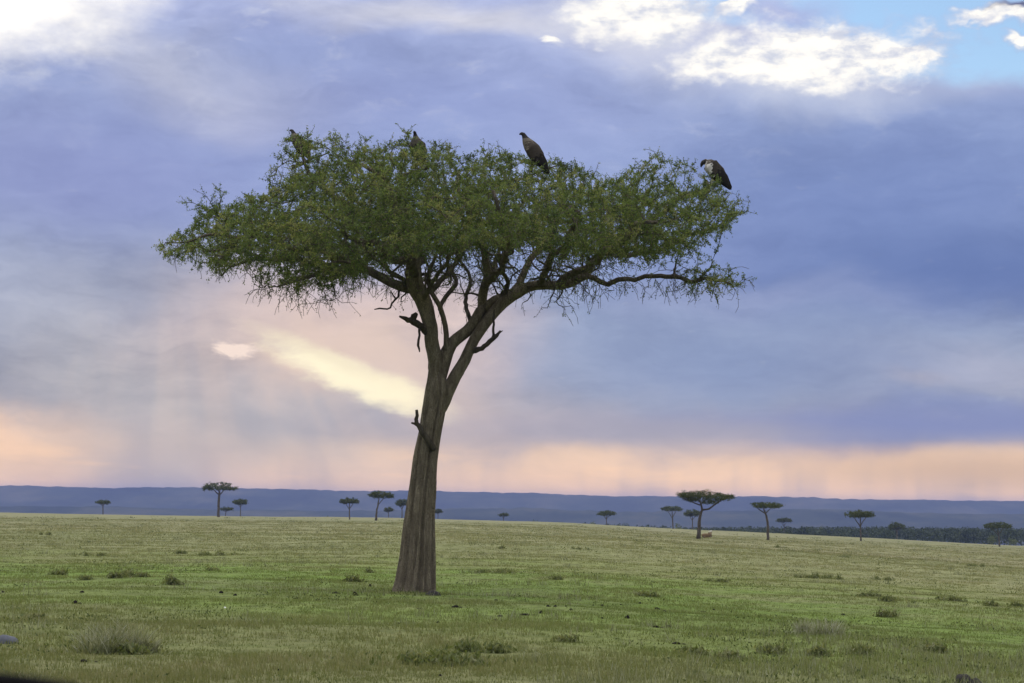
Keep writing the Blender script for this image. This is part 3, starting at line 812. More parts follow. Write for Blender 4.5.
tw = mesh_obj('twigs', np.vstack([v1, v2]), f1.tolist() + (f2 + len(v1)).tolist(), mat_twig, tree, True)
# leaves: short sprigs of small leaves on every thin twig
lc, lt = [], []
def pix(p):
    q = p + np.array(TB) - np.array(CAM); dq = Vector(q)
    f_ = dq.dot(F); return W / 2 + FPX * dq.dot(RX) / f_, H / 2 - FPX * dq.dot(UX) / f_
def sparse(p):
    x_, y_ = pix(p)
    if abs(x_ - 303) < 16 and abs(y_ - 150) < 16: return False
    return (x_ < 356 and y_ < 190 - (x_ - 255) * .34) or (x_ > 640 and y_ < 196 and p[1] > 0) or x_ > 735
def under(p):
    q = p + np.array(TB) - np.array(CAM); dq = Vector(q)
    f_ = dq.dot(F); x_ = W / 2 + FPX * dq.dot(RX) / f_; y_ = H / 2 - FPX * dq.dot(UX) / f_
    return y_ > np.interp(x_, BOTP[:, 0], BOTP[:, 1]) + 2 and x_ < 686
clump_t = lambda p: .5 + .22 * math.sin(p[0] * 1.7 + p[2] * 1.1) * math.cos(p[1] * 1.3 + p[2] * 1.9) + .12 * math.sin(p[0] * 4.1 - p[1] * 3.3 + p[2] * 5)
la = []
qp0, qp1 = [], []
LOWZ = tp(455, 262, 0)[2]; TOPZ = tp(455, 165, 0)[2]
for i in gi:
    if RAD[i] > .03: continue
    p = NN[i]; dv = p - NN[PA[i]]; dv = dv / (np.linalg.norm(dv) + 1e-9)
    un = under(p); sp = (not un) and sparse(p)
    nspr = 3 if nch[i] else 4
    if un: nspr = int(rng.random() < .75)
    elif sp: nspr = 1 + int(rng.random() < .5)
    up_ = .1 + .4 * (p[2] - LOWZ) / (TOPZ - LOWZ)
    for _ in range(nspr):
        d_ = dv * .5 + rng.normal(size=3) * .62 + np.array([0, 0, up_]); d_ /= np.linalg.norm(d_)
        L_ = rng.uniform(.12, .30)
        n_ = int(L_ * (26 if un else 88))
        if n_ < 1: continue
        tt = rng.random(n_)
        sag = np.array([0, 0, -1.0]) * (L_ * .25 * tt ** 2)[:, None]
        lc.append(p + d_ * (L_ * tt)[:, None] + sag + rng.normal(size=(n_, 3)) * .022)
        la.append(np.repeat(d_[None], n_, 0))
        lt += [clump_t(p) + rng.normal() * .10] * n_
        qp0.append(p); qp1.append(p + d_ * L_ * .85 - np.array([0, 0, L_ * .18]))
for (p, low_) in shoot_nodes:
    n_ = rng.integers(0, 3) if low_ else rng.integers(3, 7)
    if not n_: continue
    lc.append(p + rng.normal(size=(n_, 3)) * .025); lt += [clump_t(p)] * n_; la.append(rand_dirs(n_))
la = np.vstack(la)
qp0, qp1 = np.array(qp0), np.array(qp1)
v3, f3 = sticks(qp0, qp1, np.full(len(qp0), .0045), np.full(len(qp0), .003), 3)
mesh_obj('sprigs', v3, f3, mat_twig, tree, True)
lc = np.vstack(lc); n_ = len(lc); lt = np.clip((np.array(lt) - .5) * 1.5 + .5 + rng.normal(size=n_) * .16, 0, 1)
u = la * .7 + rand_dirs(n_) * .8; u /= np.linalg.norm(u, axis=1)[:, None]
v = np.cross(u, rand_dirs(n_)); v /= np.linalg.norm(v, axis=1)[:, None]
sz = rng.uniform(.016, .034, n_)[:, None]
lv, lf = quads(lc, u * sz, v * sz * .42)
mesh_obj('crown', lv, lf, mat_leaf, tree, False, attrs={'tint': ('FACE', lt)})
print('leaves', n_)

# ------------------------------------------------------------------ vultures
def loft(bm, st, seg=14):
    """st: (x, y, z, half width, half height); cross sections stand square to the path"""
    pts = np.array([s_[:3] for s_ in st], float)
    t = np.gradient(pts, axis=0); t /= np.linalg.norm(t, axis=1)[:, None]
    rings = []
    for i, s_ in enumerate(st):
        sidev = np.array([0, 1., 0]); sidev = sidev - t[i] * t[i].dot(sidev); sidev /= np.linalg.norm(sidev)
        upv = np.cross(t[i], sidev)
        rings.append([bm.verts.new(pts[i] + sidev * s_[3] * math.cos(a) + upv * s_[4] * math.sin(a)) for a in np.arange(seg) * 2 * math.pi / seg])
    for a_, b_ in zip(rings[:-1], rings[1:]):
        for k in range(seg): bm.faces.new((a_[k], a_[(k + 1) % seg], b_[(k + 1) % seg], b_[k]))
    bm.faces.new(rings[0][::-1]); bm.faces.new(rings[-1])

def fuse(name, bm, voxel, mats, zone):
    bmesh.ops.recalc_face_normals(bm, faces=bm.faces)
    me = bpy.data.meshes.new('raw'); bm.to_mesh(me); bm.free()
    o = bpy.data.objects.new(name, me); COL.objects.link(o)
    md = o.modifiers.new('r', 'REMESH'); md.mode = 'VOXEL'; md.voxel_size = voxel; md.use_smooth_shade = True
    sm = o.modifiers.new('s', 'SMOOTH'); sm.factor = .5; sm.iterations = 3
    dg = bpy.context.evaluated_depsgraph_get()
    m2 = bpy.data.meshes.new_from_object(o.evaluated_get(dg)); m2.name = name
    o.modifiers.clear(); o.data = m2; bpy.data.meshes.remove(me)
    m2.materials.clear()
    for mm in mats: m2.materials.append(mm)
    for p in m2.polygons: p.material_index = zone(p.center); p.use_smooth = True
    return o

def vulture(hunched):
    bm = bmesh.new()
    if not hunched:
        loft(bm, [(-.335, 0, -.06, .05, .014), (-.29, 0, .02, .075, .025), (-.22, 0, .14, .11, .07), (-.12, 0, .29, .15, .135), (-.02, 0, .42, .165, .155), (.06, 0, .52, .14, .13),
                  (.115, 0, .60, .095, .095), (.145, 0, .66, .06, .065), (.165, 0, .705, .045, .05), (.185, 0, .74, .042, .042), (.22, 0, .752, .034, .034), (.25, 0, .745, .018, .022), (.27, 0, .725, .008, .010)])
        sh, tipv = (.07, .125, .53), (-.32, .055, -.03)
        bk = (-.02, .165, .40)
    else:
        loft(bm, [(-.36, 0, -.10, .05, .014), (-.31, 0, -.02, .075, .025), (-.23, 0, .10, .11, .07), (-.12, 0, .23, .155, .13), (0, 0, .33, .17, .15), (.09, 0, .38, .15, .135), (.15, 0, .40, .11, .10)])
        loft(bm, [(.10, 0, .42, .06, .06), (.16, 0, .455, .055, .06), (.20, 0, .44, .045, .045), (.225, 0, .40, .035, .035), (.235, 0, .36, .016, .02), (.235, 0, .335, .008, .01)], 12)
        sh, tipv = (.11, .12, .42), (-.35, .055, -.08)
        bk = (.0, .17, .33)
    for s_ in (-1, 1):
        loft(bm, [(sh[0], s_ * sh[1], sh[2], .03, .05), (bk[0] + .03, s_ * bk[1], bk[2] + .04, .05, .13), (bk[0] - .08, s_ * (bk[1] - .01), bk[2] - .12, .045, .14),
                  ((bk[0] + tipv[0]) / 2 - .04, s_ * .115, (bk[2] + tipv[2]) / 2 - .03, .035, .10), (tipv[0], s_ * tipv[1], tipv[2], .02, .035)], 12)
        loft(bm, [(-.06, s_ * .075, .27, .06, .06), (-.01, s_ * .075, .15, .04, .04), (.02, s_ * .075, .05, .02, .02), (.03, s_ * .075, .0, .018, .018)], 10)
        for dy in (-.04, 0, .04):
            loft(bm, [(.01, s_ * .075, .005, .016, .016), (.055, s_ * .075 + dy * .7, .008, .013, .013), (.095, s_ * .075 + dy, -.008, .008, .008)], 8)
        loft(bm, [(.03, s_ * .075, .005, .014, .014), (-.03, s_ * .075, -.005, .009, .009)], 8)
    def zone(c0):
        wob = .03 * math.sin(c0.x * 61 + c0.y * 83) + .025 * math.sin(c0.z * 97 - c0.y * 71 + 1)
        c = c0 + Vector((wob, 0, wob)) if c0.z < .60 and c0.x < .2 else c0
        if hunched:
            if c.x > .185 or (c.z > .44 and c.x > .13): return 3
            if c.x > .02 and c.z < .40: return 4
            if c.x > .06 and c.z > .40: return 2
        else:
            if c.z > .655: return 3
            if c.z > .585: return 2
            if c.x > .06 and c.z > .42: return 2 if c.x > .11 else 0
        if c.z < .10 and c.x > -.05: return 3
        ax = c.x * .6 + c.z * .8
        if ax < .06 and c.x < -.1: return 1
        if abs(c.y) > .1 and ax < .13: return 1
        return 0
    return fuse('vulture', bm, .011, [mat_plume, mat_flight, mat_ruff, mat_head, mat_down], zone)

def perch(o, px, py, yd, rz, sc, label):
    p = at(px, py, Y0 + yd)
    o.location = p; o.rotation_euler = (0, 0, R(rz)); o.scale = (sc,) * 3
    tag(o, label, 'bird', 'vultures perched on the acacia crown')
va = vulture(False)
perch(va, 532, 171, -.4, 178, 1.22, 'brown vulture with raised neck perched on the crown centre, facing left')
vb = vulture(True)
perch(vb, 713, 184.5, 2.2, 176, 1.3, 'hunched vulture with its head tucked in on a bare branch at the crown right')
vc = va.copy(); COL.objects.link(vc)
perch(vc, 417, 162, .4, 250, .95, 'vulture facing the viewer, its body half hidden in leaves left of the crown centre')
vd = va.copy(); COL.objects.link(vd)
perch(vd, 298, 158, 1.35, 165, .95, 'vulture half hidden among sparse sprigs at the crown top left')
# a bough under each perched bird
for (a_, b_) in (((505, 185, -.5), (556, 166, -.35)), ((400, 176, -.3), (440, 163, -.15)), ((292, 168, .8), (330, 152, .8)), ((292, 166, 1.3), (312, 161, 1.55))):
    n_ = 8
    pts = np.array([tp(*(np.array(a_) * (1 - k / n_) + np.array(b_) * k / n_)) for k in range(n_ + 1)])
    pts[1:-1] += rng.normal(size=(n_ - 1, 3)) * .015
    b3 = MB(); b3.tube(pts, np.linspace(.035, .015, n_ + 1), 8, .1); b3.build('limb', mat_twig, tree)

# ------------------------------------------------------------------ far trees
FARG = 'flat-topped trees scattered across the far plain'
def far_tree(px, base, crowns, trunk, label, d=None, kind='acacia_tree', leaf=1.0, group=FARG, yround=1.0):
    """crowns: ellipses (px, py, rx, ry) of the crown; trunk: list of polylines (px, py, r_px)"""
    if d is None:
        h_ = hit(px, base, 60, 690); b_ = h_ if h_ else None
        d = b_.y if b_ else 690
    b_ = at(px, base, d); b_.z = float(gz(b_.x, b_.y))
    k = d / FPX
    t_ = empty(kind, b_, label, 'tree', group)
    loc = lambda x, y, yd=0: np.array(at(x, y, d + yd) - b_)
    m_ = MB()
    for pl in trunk:
        Q = np.array([[*loc(x, y), r * k] for (x, y, r) in pl])
        if pl is trunk[0]: Q[0, 2] = min(Q[0, 2], 0) - .05
        Q = catmull(Q, .5); Q[1:-1, :3] += rng.normal(size=(len(Q) - 2, 3)) * .03
        m_.tube(Q[:, :3], Q[:, 3], 8, .1)
    m_.build('trunk', mat_twig, t_)
    cs, ts = [], []
    for (x, y, rx, ry) in crowns:
        area = rx * ry
        ncl = int(16 + area * 1.5)
        for _ in range(ncl):
            v_ = rand_dirs(1)[0] * rng.random() ** .36
            if v_[2] < 0: v_[2] *= .75
            c = loc(x, y) + np.array([v_[0] * rx * k, v_[1] * rx * k * .9 * yround, v_[2] * ry * k + (1 - (v_[0] ** 2 + v_[1] ** 2)) * ry * k * .15])
            nn = 14
            cs.append(c + rng.normal(size=(nn, 3)) * np.array([1, 1, .55]) * max(.16, k * .9)); ts += [rng.uniform(.2, .8)] * nn
    cs = np.vstack(cs); nn = len(cs)
    u_ = rand_dirs(nn); v_ = np.cross(u_, rand_dirs(nn)); v_ /= np.linalg.norm(v_, axis=1)[:, None] + 1e-9
    s_ = rng.uniform(.5, 1.1, nn)[:, None] * k * .75 * leaf
    V_, F_ = quads(cs, u_ * s_, v_ * s_ * .6)
    mesh_obj('crown', V_, F_, mat_farleaf, t_, False, attrs={'tint': ('FACE', np.clip(np.array(ts) + rng.normal(size=nn) * .15, 0, 1))})
    return t_
def simple(px, base, top, wd, lean=0, th=.34, r=1.0, label='', d=None, **kw):
    h = base - top; ch = max(2.0, h * th)
    cy = top + ch * .55
    cx = px + lean
    tr = [[(px, base, r), (px + lean * .3, base - h * .35, r * .8), (cx, cy, r * .5)], [(px + lean * .4, base - h * .45, r * .6), (cx - wd * .25, cy, r * .3)], [(px + lean * .5, base - h * .5, r * .6), (cx + wd * .25, cy, r * .3)]]
    crowns = [(cx, cy, wd * .5, ch * .5), (cx - wd * .2, cy + ch * .1, wd * .28, ch * .42), (cx + wd * .18, cy + ch * .05, wd * .28, ch * .42)]
    return far_tree(px, base, crowns, tr, label, d=d, **kw)

# the large one at the right and its neighbours
far_tree(698.5, 538.5, [(702, 496, 20, 5.5), (686, 495.5, 11, 4), (718, 498, 15, 4.2), (692, 499.5, 9, 3), (710, 502, 9, 2.6), (728, 497, 7, 2.2)],
         [[(698.5, 538.5, 2.1), (699, 528, 1.7), (699.5, 518, 1.5), (702, 510, 1.3), (701, 503, 1), (697, 498, .7)], [(702, 510, 1), (709, 509, .9), (714, 505, .8), (722, 500, .5)], [(701, 504, .8), (706, 499, .5)], [(700, 505, .7), (690, 501, .5), (682, 498, .4)]],
         'widest far acacia, right of the foreground trunk, forked with a low right bough')
far_tree(768, 540, [(766, 506, 15, 3.6), (757, 505.5, 8, 2.8), (775, 506, 9, 2.6)],
         [[(768, 540, 1.5), (768, 528, 1.2), (767, 519, 1.1), (765, 512, .8), (763, 507, .5)], [(766, 514, .6), (760, 510, .5), (756, 507, .3)], [(766, 513, .5), (771, 508, .3)]],
         'flat-crowned far acacia on a bent trunk, next right of the widest one')
far_tree(218.5, 517, [(219, 487, 16, 4.6), (210, 488.5, 9, 3), (229, 488.5, 9, 3)],
         [[(218.5, 517, 1.5), (218.5, 506, 1.2), (219, 497, 1.2), (219.5, 492, .9), (217, 488, .5)], [(219, 496, .8), (223, 491, .5), (226, 488, .3)], [(219, 495, .7), (214, 490, .4)]],
         'dark domed acacia on a tall trunk, largest of those left of the foreground trunk')
far_tree(376.5, 520.5, [(380, 495.5, 11, 4.2), (374, 495, 6, 3.4), (388, 496, 6, 3)],
         [[(376, 520.5, 1.2), (376.5, 512, .9), (378, 505, .8), (379, 498, .5)], [(378, 505, .5), (384, 498, .3)]],
         'round-topped acacia just left of the foreground trunk, leaning slightly to the right')
simple(349.5, 519.5, 498, 20, 0, .28, .7, 'slim flat-topped acacia left of the round-topped one beside the foreground trunk')
simple(103, 511.5, 500, 14, 0, .36, .6, 'small lone acacia nearest the left edge of the far plain', d=688)
simple(240.5, 515, 499, 15, 0, .36, .5, 'small acacia just right of the dark domed one on the left', d=680)
simple(225.5, 516, 507.5, 14, 1, .34, .4, 'low faint tree half hidden at the foot of the dark domed acacia', d=760)
simple(388.5, 518, 507.5, 8, 0, .4, .4, 'tiny distant tree between the round-topped acacia and the foreground trunk', d=770)
simple(402, 519, 499, 13, 0, .4, .5, 'far acacia partly hidden behind the left side of the foreground trunk', d=690)
simple(438, 519, 509, 9, 0, .4, .4, 'faint distant tree peeping out behind the right side of the foreground trunk', d=780)
simple(503.5, 523, 513.5, 10, 0, .25, .35, 'faint thin flat-topped tree alone on the skyline right of the foreground trunk', d=800)
simple(606.5, 527, 511, 18, 0, .3, .55, 'small flat-topped acacia alone midway between foreground trunk and widest far acacia', d=690)
simple(673, 529, 506, 21, -1, .24, .7, 'flat-topped acacia just left of the widest far acacia', d=690)
simple(692.5, 531, 509, 17, 0, .36, .6, 'acacia with a drooping crown overlapped by the widest far acacia', d=700)
simple(784, 534, 518, 16, 0, .26, .4, 'faint low acacia close behind the one with the bent trunk', d=820)
simple(861, 541, 510, 31, -1, .27, .9, 'flat-topped acacia standing clear before the dark woodland belt at the right')
simple(897, 540, 522, 16, 0, .45, .7, 'short bushy acacia merging into the dark woodland belt', d=720)
simple(999.5, 546.5, 522, 30, -2, .30, .9, 'broad acacia nearest the right edge of the far plain')
# small round bushes at the brow of the plain
def bush(px, base, wd, h, label, d, kind='bush', group='small bushes on the brow of the plain', leaf=1.0):
    b_ = at(px, base, d); k = d / FPX
    b_.z = float(gz(b_.x, b_.y))
    extra = max(0, (at(px, base, d).z - b_.z))
    cs, ts = [], []
    ncl = int(8 + wd * h * .5)
    for _ in range(ncl):
        v_ = rand_dirs(1)[0] * rng.random() ** .4
        c = np.array([v_[0] * wd * .5 * k, v_[1] * wd * .45 * k, (abs(v_[2]) * h * k) + extra * rng.random()])
        cs.append(c + rng.normal(size=(12, 3)) * k * .7); ts += [rng.uniform(.1, .6)] * 12
    cs = np.vstack(cs); cs[:, 2] = np.maximum(cs[:, 2], .02); nn = len(cs)
    u_ = rand_dirs(nn); v_ = np.cross(u_, rand_dirs(nn)); v_ /= np.linalg.norm(v_, axis=1)[:, None] + 1e-9
    s_ = rng.uniform(.5, 1.1, nn)[:, None] * k * .6 * leaf
    V_, F_ = quads(cs, u_ * s_, v_ * s_ * .6)
    o = mesh_obj(kind, V_, F_, mat_shrub, None, False, attrs={'tint': ('FACE', np.clip(np.array(ts) + rng.normal(size=nn) * .12, 0, 1))})
    o.location = b_
    tag(o, label, 'bush', group)
    return o
bush(534, 523, 9, 5, 'dark round bush on the brow of the plain, right of the foreground trunk', 740)
bush(528, 523, 6, 2.5, 'very low bush touching the left side of the dark round bush on the brow', 742)
bush(593.5, 525.5, 9, 4.5, 'dark bush on the brow just left of the lone small acacia', 740)
bush(677.5, 529, 8, 4.5, 'dark bush at the foot of the acacia left of the widest one', 705)
bush(559, 524, 8, 3, 'faint low bush on the brow midway between two darker bushes', 800)
bush(330, 519.5, 6, 4, 'small bush on the brow left of the slim flat-topped acacia', 760)
bush(451, 521, 7, 3, 'small bush on the brow just right of the foreground trunk', 770)
bush(992, 541, 9, 9, 'dark rounded bush left of the broad acacia at the right edge', 712)
bush(1012, 543, 12, 6, 'grey green bush right of the broad acacia at the right edge', 712)
# dark woodland belt below the brow at the right: reads as one mass
cs, ts = [], []
n_b = 0
for _ in range(1500):
    yb = rng.uniform(900, 1450)
    px = rng.uniform(560, 1250) if rng.random() < .45 else rng.uniform(690, 1250)
    x = (px - 512) / FPX * yb
    top = np.interp(px, [560, 620, 690, 740, 800, 900, 1024, 1250], [522, 523, 526.5, 526.5, 526, 526, 527.5, 531]) + rng.uniform(-.8, 2.6) + (1450 - yb) / 550 * 1.5
    c0 = np.array(at(px, top, yb)); zg = float(gz(x, yb))
    if c0[2] - zg < 2: c0[2] = zg + 2
    r_ = rng.uniform(2.5, 5)
    nn = 60
    v_ = rand_dirs(nn); v_[:, 2] = v_[:, 2] * .8
    pz = c0 + v_ * r_ * (rng.random(nn) ** .4)[:, None] - np.array([0, 0, r_ * .8])
    pz[: nn // 3, 2] -= rng.uniform(0, 4, nn // 3)
    pz[:, 2] = np.maximum(pz[:, 2], zg)
    cs.append(pz); ts += [rng.uniform(.0, .6)] * nn
cs = np.vstack(cs); nn = len(cs)
u_ = rand_dirs(nn); v_ = np.cross(u_, rand_dirs(nn)); v_ /= np.linalg.norm(v_, axis=1)[:, None] + 1e-9
s_ = rng.uniform(.35, .8, nn)[:, None]
V_, F_ = quads(cs, u_ * s_, v_ * s_ * .7)
o = mesh_obj('woodland', V_, F_, mat_wood, None, False, attrs={'tint': ('FACE', np.array(ts))})
tag(o, 'dark green woodland belt below the brow of the plain at the right', 'woodland', kind='stuff')

# ------------------------------------------------------------------ two antelopes resting by the widest far acacia
def antelope(px, py, face, label, sc=1.0):
    bm = bmesh.new()
    loft(bm, [(-.62, 0, .30, .05, .06), (-.55, 0, .34, .20, .22), (-.3, 0, .36, .25, .30), (.05, 0, .37, .24, .31), (.32, 0, .40, .20, .28), (.46, 0, .50, .13, .19), (.54, 0, .70, .09, .12), (.58, 0, .88, .075, .09),
              (.62, 0, .98, .075, .085), (.72, 0, .96, .055, .06), (.84, 0, .90, .035, .04)], 12)
    for s_ in (-1, 1):
        loft(bm, [(-.35, s_ * .2, .2, .09, .12), (-.2, s_ * .27, .1, .07, .07), (.05, s_ * .28, .07, .04, .05), (.12, s_ * .27, .05, .03, .03)], 8)
        loft(bm, [(.3, s_ * .14, .22, .06, .08), (.5, s_ * .17, .1, .05, .05), (.36, s_ * .2, .06, .035, .035)], 8)
        loft(bm, [(.58, s_ * .05, 1.03, .02, .02), (.53, s_ * .09, 1.2, .018, .018), (.57, s_ * .10, 1.34, .012, .012)], 6)
        loft(bm, [(.58, s_ * .06, 1.0, .02, .035), (.56, s_ * .15, 1.04, .012, .03)], 6)
    o = fuse('antelope', bm, .03, [mat_tawny, mat_pale], lambda c: 1 if c.z > .86 and c.z < 1.06 else 0)
    b_ = hit(px, py, 60, 690)
    o.location = b_; o.rotation_euler = (0, 0, R(face)); o.scale = (sc,) * 3
    tag(o, label, 'antelope', 'antelopes resting beside the widest far acacia')
antelope(705.5, 538, 20, 'tawny pale-headed antelope lying by the widest far acacia, nearer its trunk')
antelope(709.5, 537.4, 60, 'tawny pale-headed antelope lying by the widest far acacia, farther from its trunk', 1.1)

# ------------------------------------------------------------------ tufts and low shrubs standing out of the grass
def tuft(name, px, py, wpx, hpx, mat, n, label, cat, group=None, leafy_=False, depth=.7, tlo=.2, thi=.8, lean=.5):
    b_ = hit(px, py); k = b_.y / FPX
    w_, h_ = wpx * k, hpx * k
    d_ = max(w_ * depth, h_)
    if leafy_:
        ncl = n
        nl = max(3, int(wpx / 7))                                     # a few uneven lobes, thin at the rim
        lb_ = np.stack([rng.uniform(-.40, .40, nl), rng.uniform(-.4, .4, nl)], -1); lh = rng.uniform(.35, 1.0, nl); lw = rng.uniform(.06, .16, nl)
        wl = rng.integers(0, nl, ncl)
        c = np.zeros((ncl, 3))
        rr_ = np.abs(rng.normal(size=ncl)); aa_ = rng.uniform(0, 6.283, ncl)
        c[:, 0] = (lb_[wl, 0] + lw[wl] * rr_ * np.cos(aa_)) * w_; c[:, 1] = (lb_[wl, 1] + lw[wl] * rr_ * np.sin(aa_)) * d_
        c[:, 2] = h_ * lh[wl] * np.exp(-.5 * rr_ ** 2) * rng.random(ncl) ** .7
        strag = rng.random(ncl) < .12
        c[strag, 0] = rng.normal(size=strag.sum()) * w_ * .42; c[strag, 2] *= .3
        c[:, 2] += gz(b_.x + c[:, 0], b_.y + c[:, 1]) - b_.z
        cs = np.repeat(c, 7, 0) + rng.normal(size=(ncl * 7, 3)) * np.array([.05, .05, .035]) * (1 + k * 10)
        nn = len(cs); t_ = np.clip(np.repeat(rng.uniform(tlo, thi, ncl), 7) + rng.normal(size=nn) * .12, 0, 1)
        u_ = rand_dirs(nn); u_[:, 2] = np.abs(u_[:, 2]) + .3; v2_ = np.cross(u_, rand_dirs(nn)); v2_ /= np.linalg.norm(v2_, axis=1)[:, None] + 1e-9
        s_ = rng.uniform(.02, .045, nn)[:, None] * (1 + k * 12)
        V_, F_ = quads(cs, u_ * s_, v2_ * s_ * .4)
        o = mesh_obj(name, V_, F_, mat, None, False, attrs={'tint': ('FACE', t_)})
    else:
        ns = max(5, int(wpx / 5)); ctr = rng.normal(size=(ns, 2)) * np.array([w_ * .23, d_ * .23]); sh_ = rng.uniform(.35, 1.0, ns); pick = rng.integers(0, ns, n)
        q_ = ctr[pick] + rng.normal(size=(n, 2)) * w_ * .045
        z_ = gz(b_.x + q_[:, 0], b_.y + q_[:, 1]) - b_.z
        fall = np.exp(-((q_[:, 0] / (w_ * .5)) ** 2)); ll = h_ * rng.uniform(.4, 1.05, n) * (.35 + .65 * fall) * sh_[pick]
        a_ = rng.uniform(0, 6.283, n); b2 = rng.uniform(0, 6.283, n); ln = rng.uniform(0, lean, n)
        d3 = np.stack([np.cos(b2) * ln + (q_ - ctr[pick])[:, 0] / w_ * 3.5, np.sin(b2) * ln, np.ones(n)], -1)
        wb = (.006 + k * .35) * rng.uniform(.6, 1.2, n)
        sd_ = np.stack([np.cos(a_), np.sin(a_), 0 * a_], -1) * wb[:, None] * .5
        base = np.stack([q_[:, 0], q_[:, 1], z_ - .02], -1)
        midp = base + d3 * ll[:, None] * .55; tip = base + d3 * np.array([1.25, 1.25, 1]) * ll[:, None]
        V_ = np.empty((n, 5, 3)); V_[:, 0] = base - sd_; V_[:, 1] = base + sd_; V_[:, 2] = midp + sd_ * .8; V_[:, 3] = midp - sd_ * .8; V_[:, 4] = tip
        bi = np.arange(n)[:, None] * 5
        fs = np.concatenate([bi, bi + 1, bi + 2, bi + 3], 1).tolist() + np.concatenate([bi + 3, bi + 2, bi + 4], 1).tolist()
        t_ = rng.uniform(tlo, thi, n); t_ = np.concatenate([t_ * .8, np.clip(t_ * 1.15, 0, 1)])
        o = mesh_obj(name, V_.reshape(-1, 3), fs, mat, None, False, attrs={'tint': ('FACE', t_)})
    o.location = b_
    tag(o, label, cat, group)
    return o
tuft('grass_tussock', 112, 653, 92, 46, mat_dry, 1700, 'large pale grey tussock of dry grass at the front left', 'grass tuft', tlo=.15, thi=.8, lean=.9)
tuft('low_shrub', 122, 654, 44, 11, mat_shrub, 150, 'dark green shrub growing through the large pale tussock at the front left', 'shrub', None, True, tlo=.3, thi=.95)
tuft('grass_tussock', 818, 636, 62, 26, mat_dry, 900, 'pale dry grass tussock in the front right grass', 'grass tuft', tlo=.4, thi=.95)
tuft('low_shrub', 446, 664, 84, 11, mat_shrub, 230, 'sprawling grey green shrub at the front, right of the foreground trunk', 'shrub', None, True, tlo=.2, thi=.9)
tuft('low_shrub', 482, 652, 52, 7, mat_shrub, 110, 'low shrub touching the upper right of the sprawling front shrub', 'shrub', None, True, tlo=.2, thi=.8)
SG = 'low dark shrubs dotted over the plain'
shr = [(45, 535, 14, 4, 'small dark shrub far back by the left edge'), (92, 556, 26, 4, 'low dark shrub left of the long pair of shrubs at mid left'),
       (178, 554, 24, 4.5, 'left one of the long pair of low shrubs at mid left'), (220, 555.5, 46, 4.5, 'longer right one of the pair of low shrubs at mid left'),
       (133, 577, 34, 10, 'tallest dark shrub in the row behind the pale tussock'), (117, 578, 16, 8, 'rounded shrub against the left side of the tallest shrub in the row'),
       (86, 580, 11, 5, 'small shrub midway along the row behind the pale tussock'), (56, 575, 18, 6, 'shrub at the left end of the row behind the pale tussock'),
       (175, 585, 15, 12, 'upright leafy shrub right of the row behind the pale tussock'),
       (212, 571, 16, 3.5, 'flat little shrub below the long pair at mid left'), (36, 620, 10, 5, 'little shrub above the grey stone at the left edge'),
       (490, 573, 46, 5.5, 'long low shrub on a bare mound right of the foreground trunk'), (503, 549, 12, 4, 'small mound-shaped shrub far behind the long low one'),
       (372, 573, 10, 4, 'small dark shrub left of the foreground trunk'), (352, 582, 14, 8, 'loose leafy shrub a little left of the foreground trunk base'),
       (716, 582, 24, 5, 'flat dark shrub alone below the widest far acacia'), (577, 549.5, 24, 2.5, 'thin low shrub line below the lone small acacia'),
       (806, 578, 36, 6, 'longest dark shrub on the right half of the plain'), (830, 579, 26, 4.5, 'shrub joined to the right end of the longest right shrub'),
       (880, 580, 22, 4, 'short shrub right of the longest right shrub'), (866, 597, 26, 8, 'dark clump at the left end of the row above the right tussock'),
       (896, 602, 26, 6, 'second dark clump in the row above the right tussock'), (950, 601, 34, 8, 'broad brownish clump in the row above the right tussock'),
       (993, 606, 22, 8, 'grey green clump near the right end of the row above the right tussock'), (1018, 607, 14, 9, 'clump at the right edge ending the row above the right tussock'),
       (560, 580, 20, 3, 'slight shrub right of the long low one on the mound'), (650, 597, 30, 5, 'matted shrub behind the cluster of dark pats'),
       (782, 548, 12, 4, 'tiny shrub below the acacia with the bent trunk'), (850, 557.5, 24, 2.5, 'thin low shrub below the acacia standing clear at the right'),
       (976, 566, 20, 3, 'thin dark shrub far back near the right edge'), (888, 617, 22, 9, 'leafy weed left above the right tussock'),
       (692, 655, 20, 8, 'dark weed at the front, left of the front right grass'), (728, 660, 22, 9, 'dark weed at the front next to the first front right weed'),
       (860, 655, 26, 10, 'dark leafy weed directly below the right tussock'), (820, 656, 22, 9, 'small leafy weed below left of the right tussock'), (770, 654, 20, 9, 'ragged weed in the middle of the front right grass'),
       (930, 652, 26, 10, 'pale leafy weed right of the right tussock'), (566, 642, 16, 6, 'small weed between the front shrub and the dark pats')]
for (px, py, wd, h, lb) in shr:
    b_ = hit(px, py)
    tuft('low_shrub', px, py, wd, h * .62, mat_shrub, int(12 + wd * h * .36), lb, 'shrub', SG, True, tlo=.3, thi=1.0)

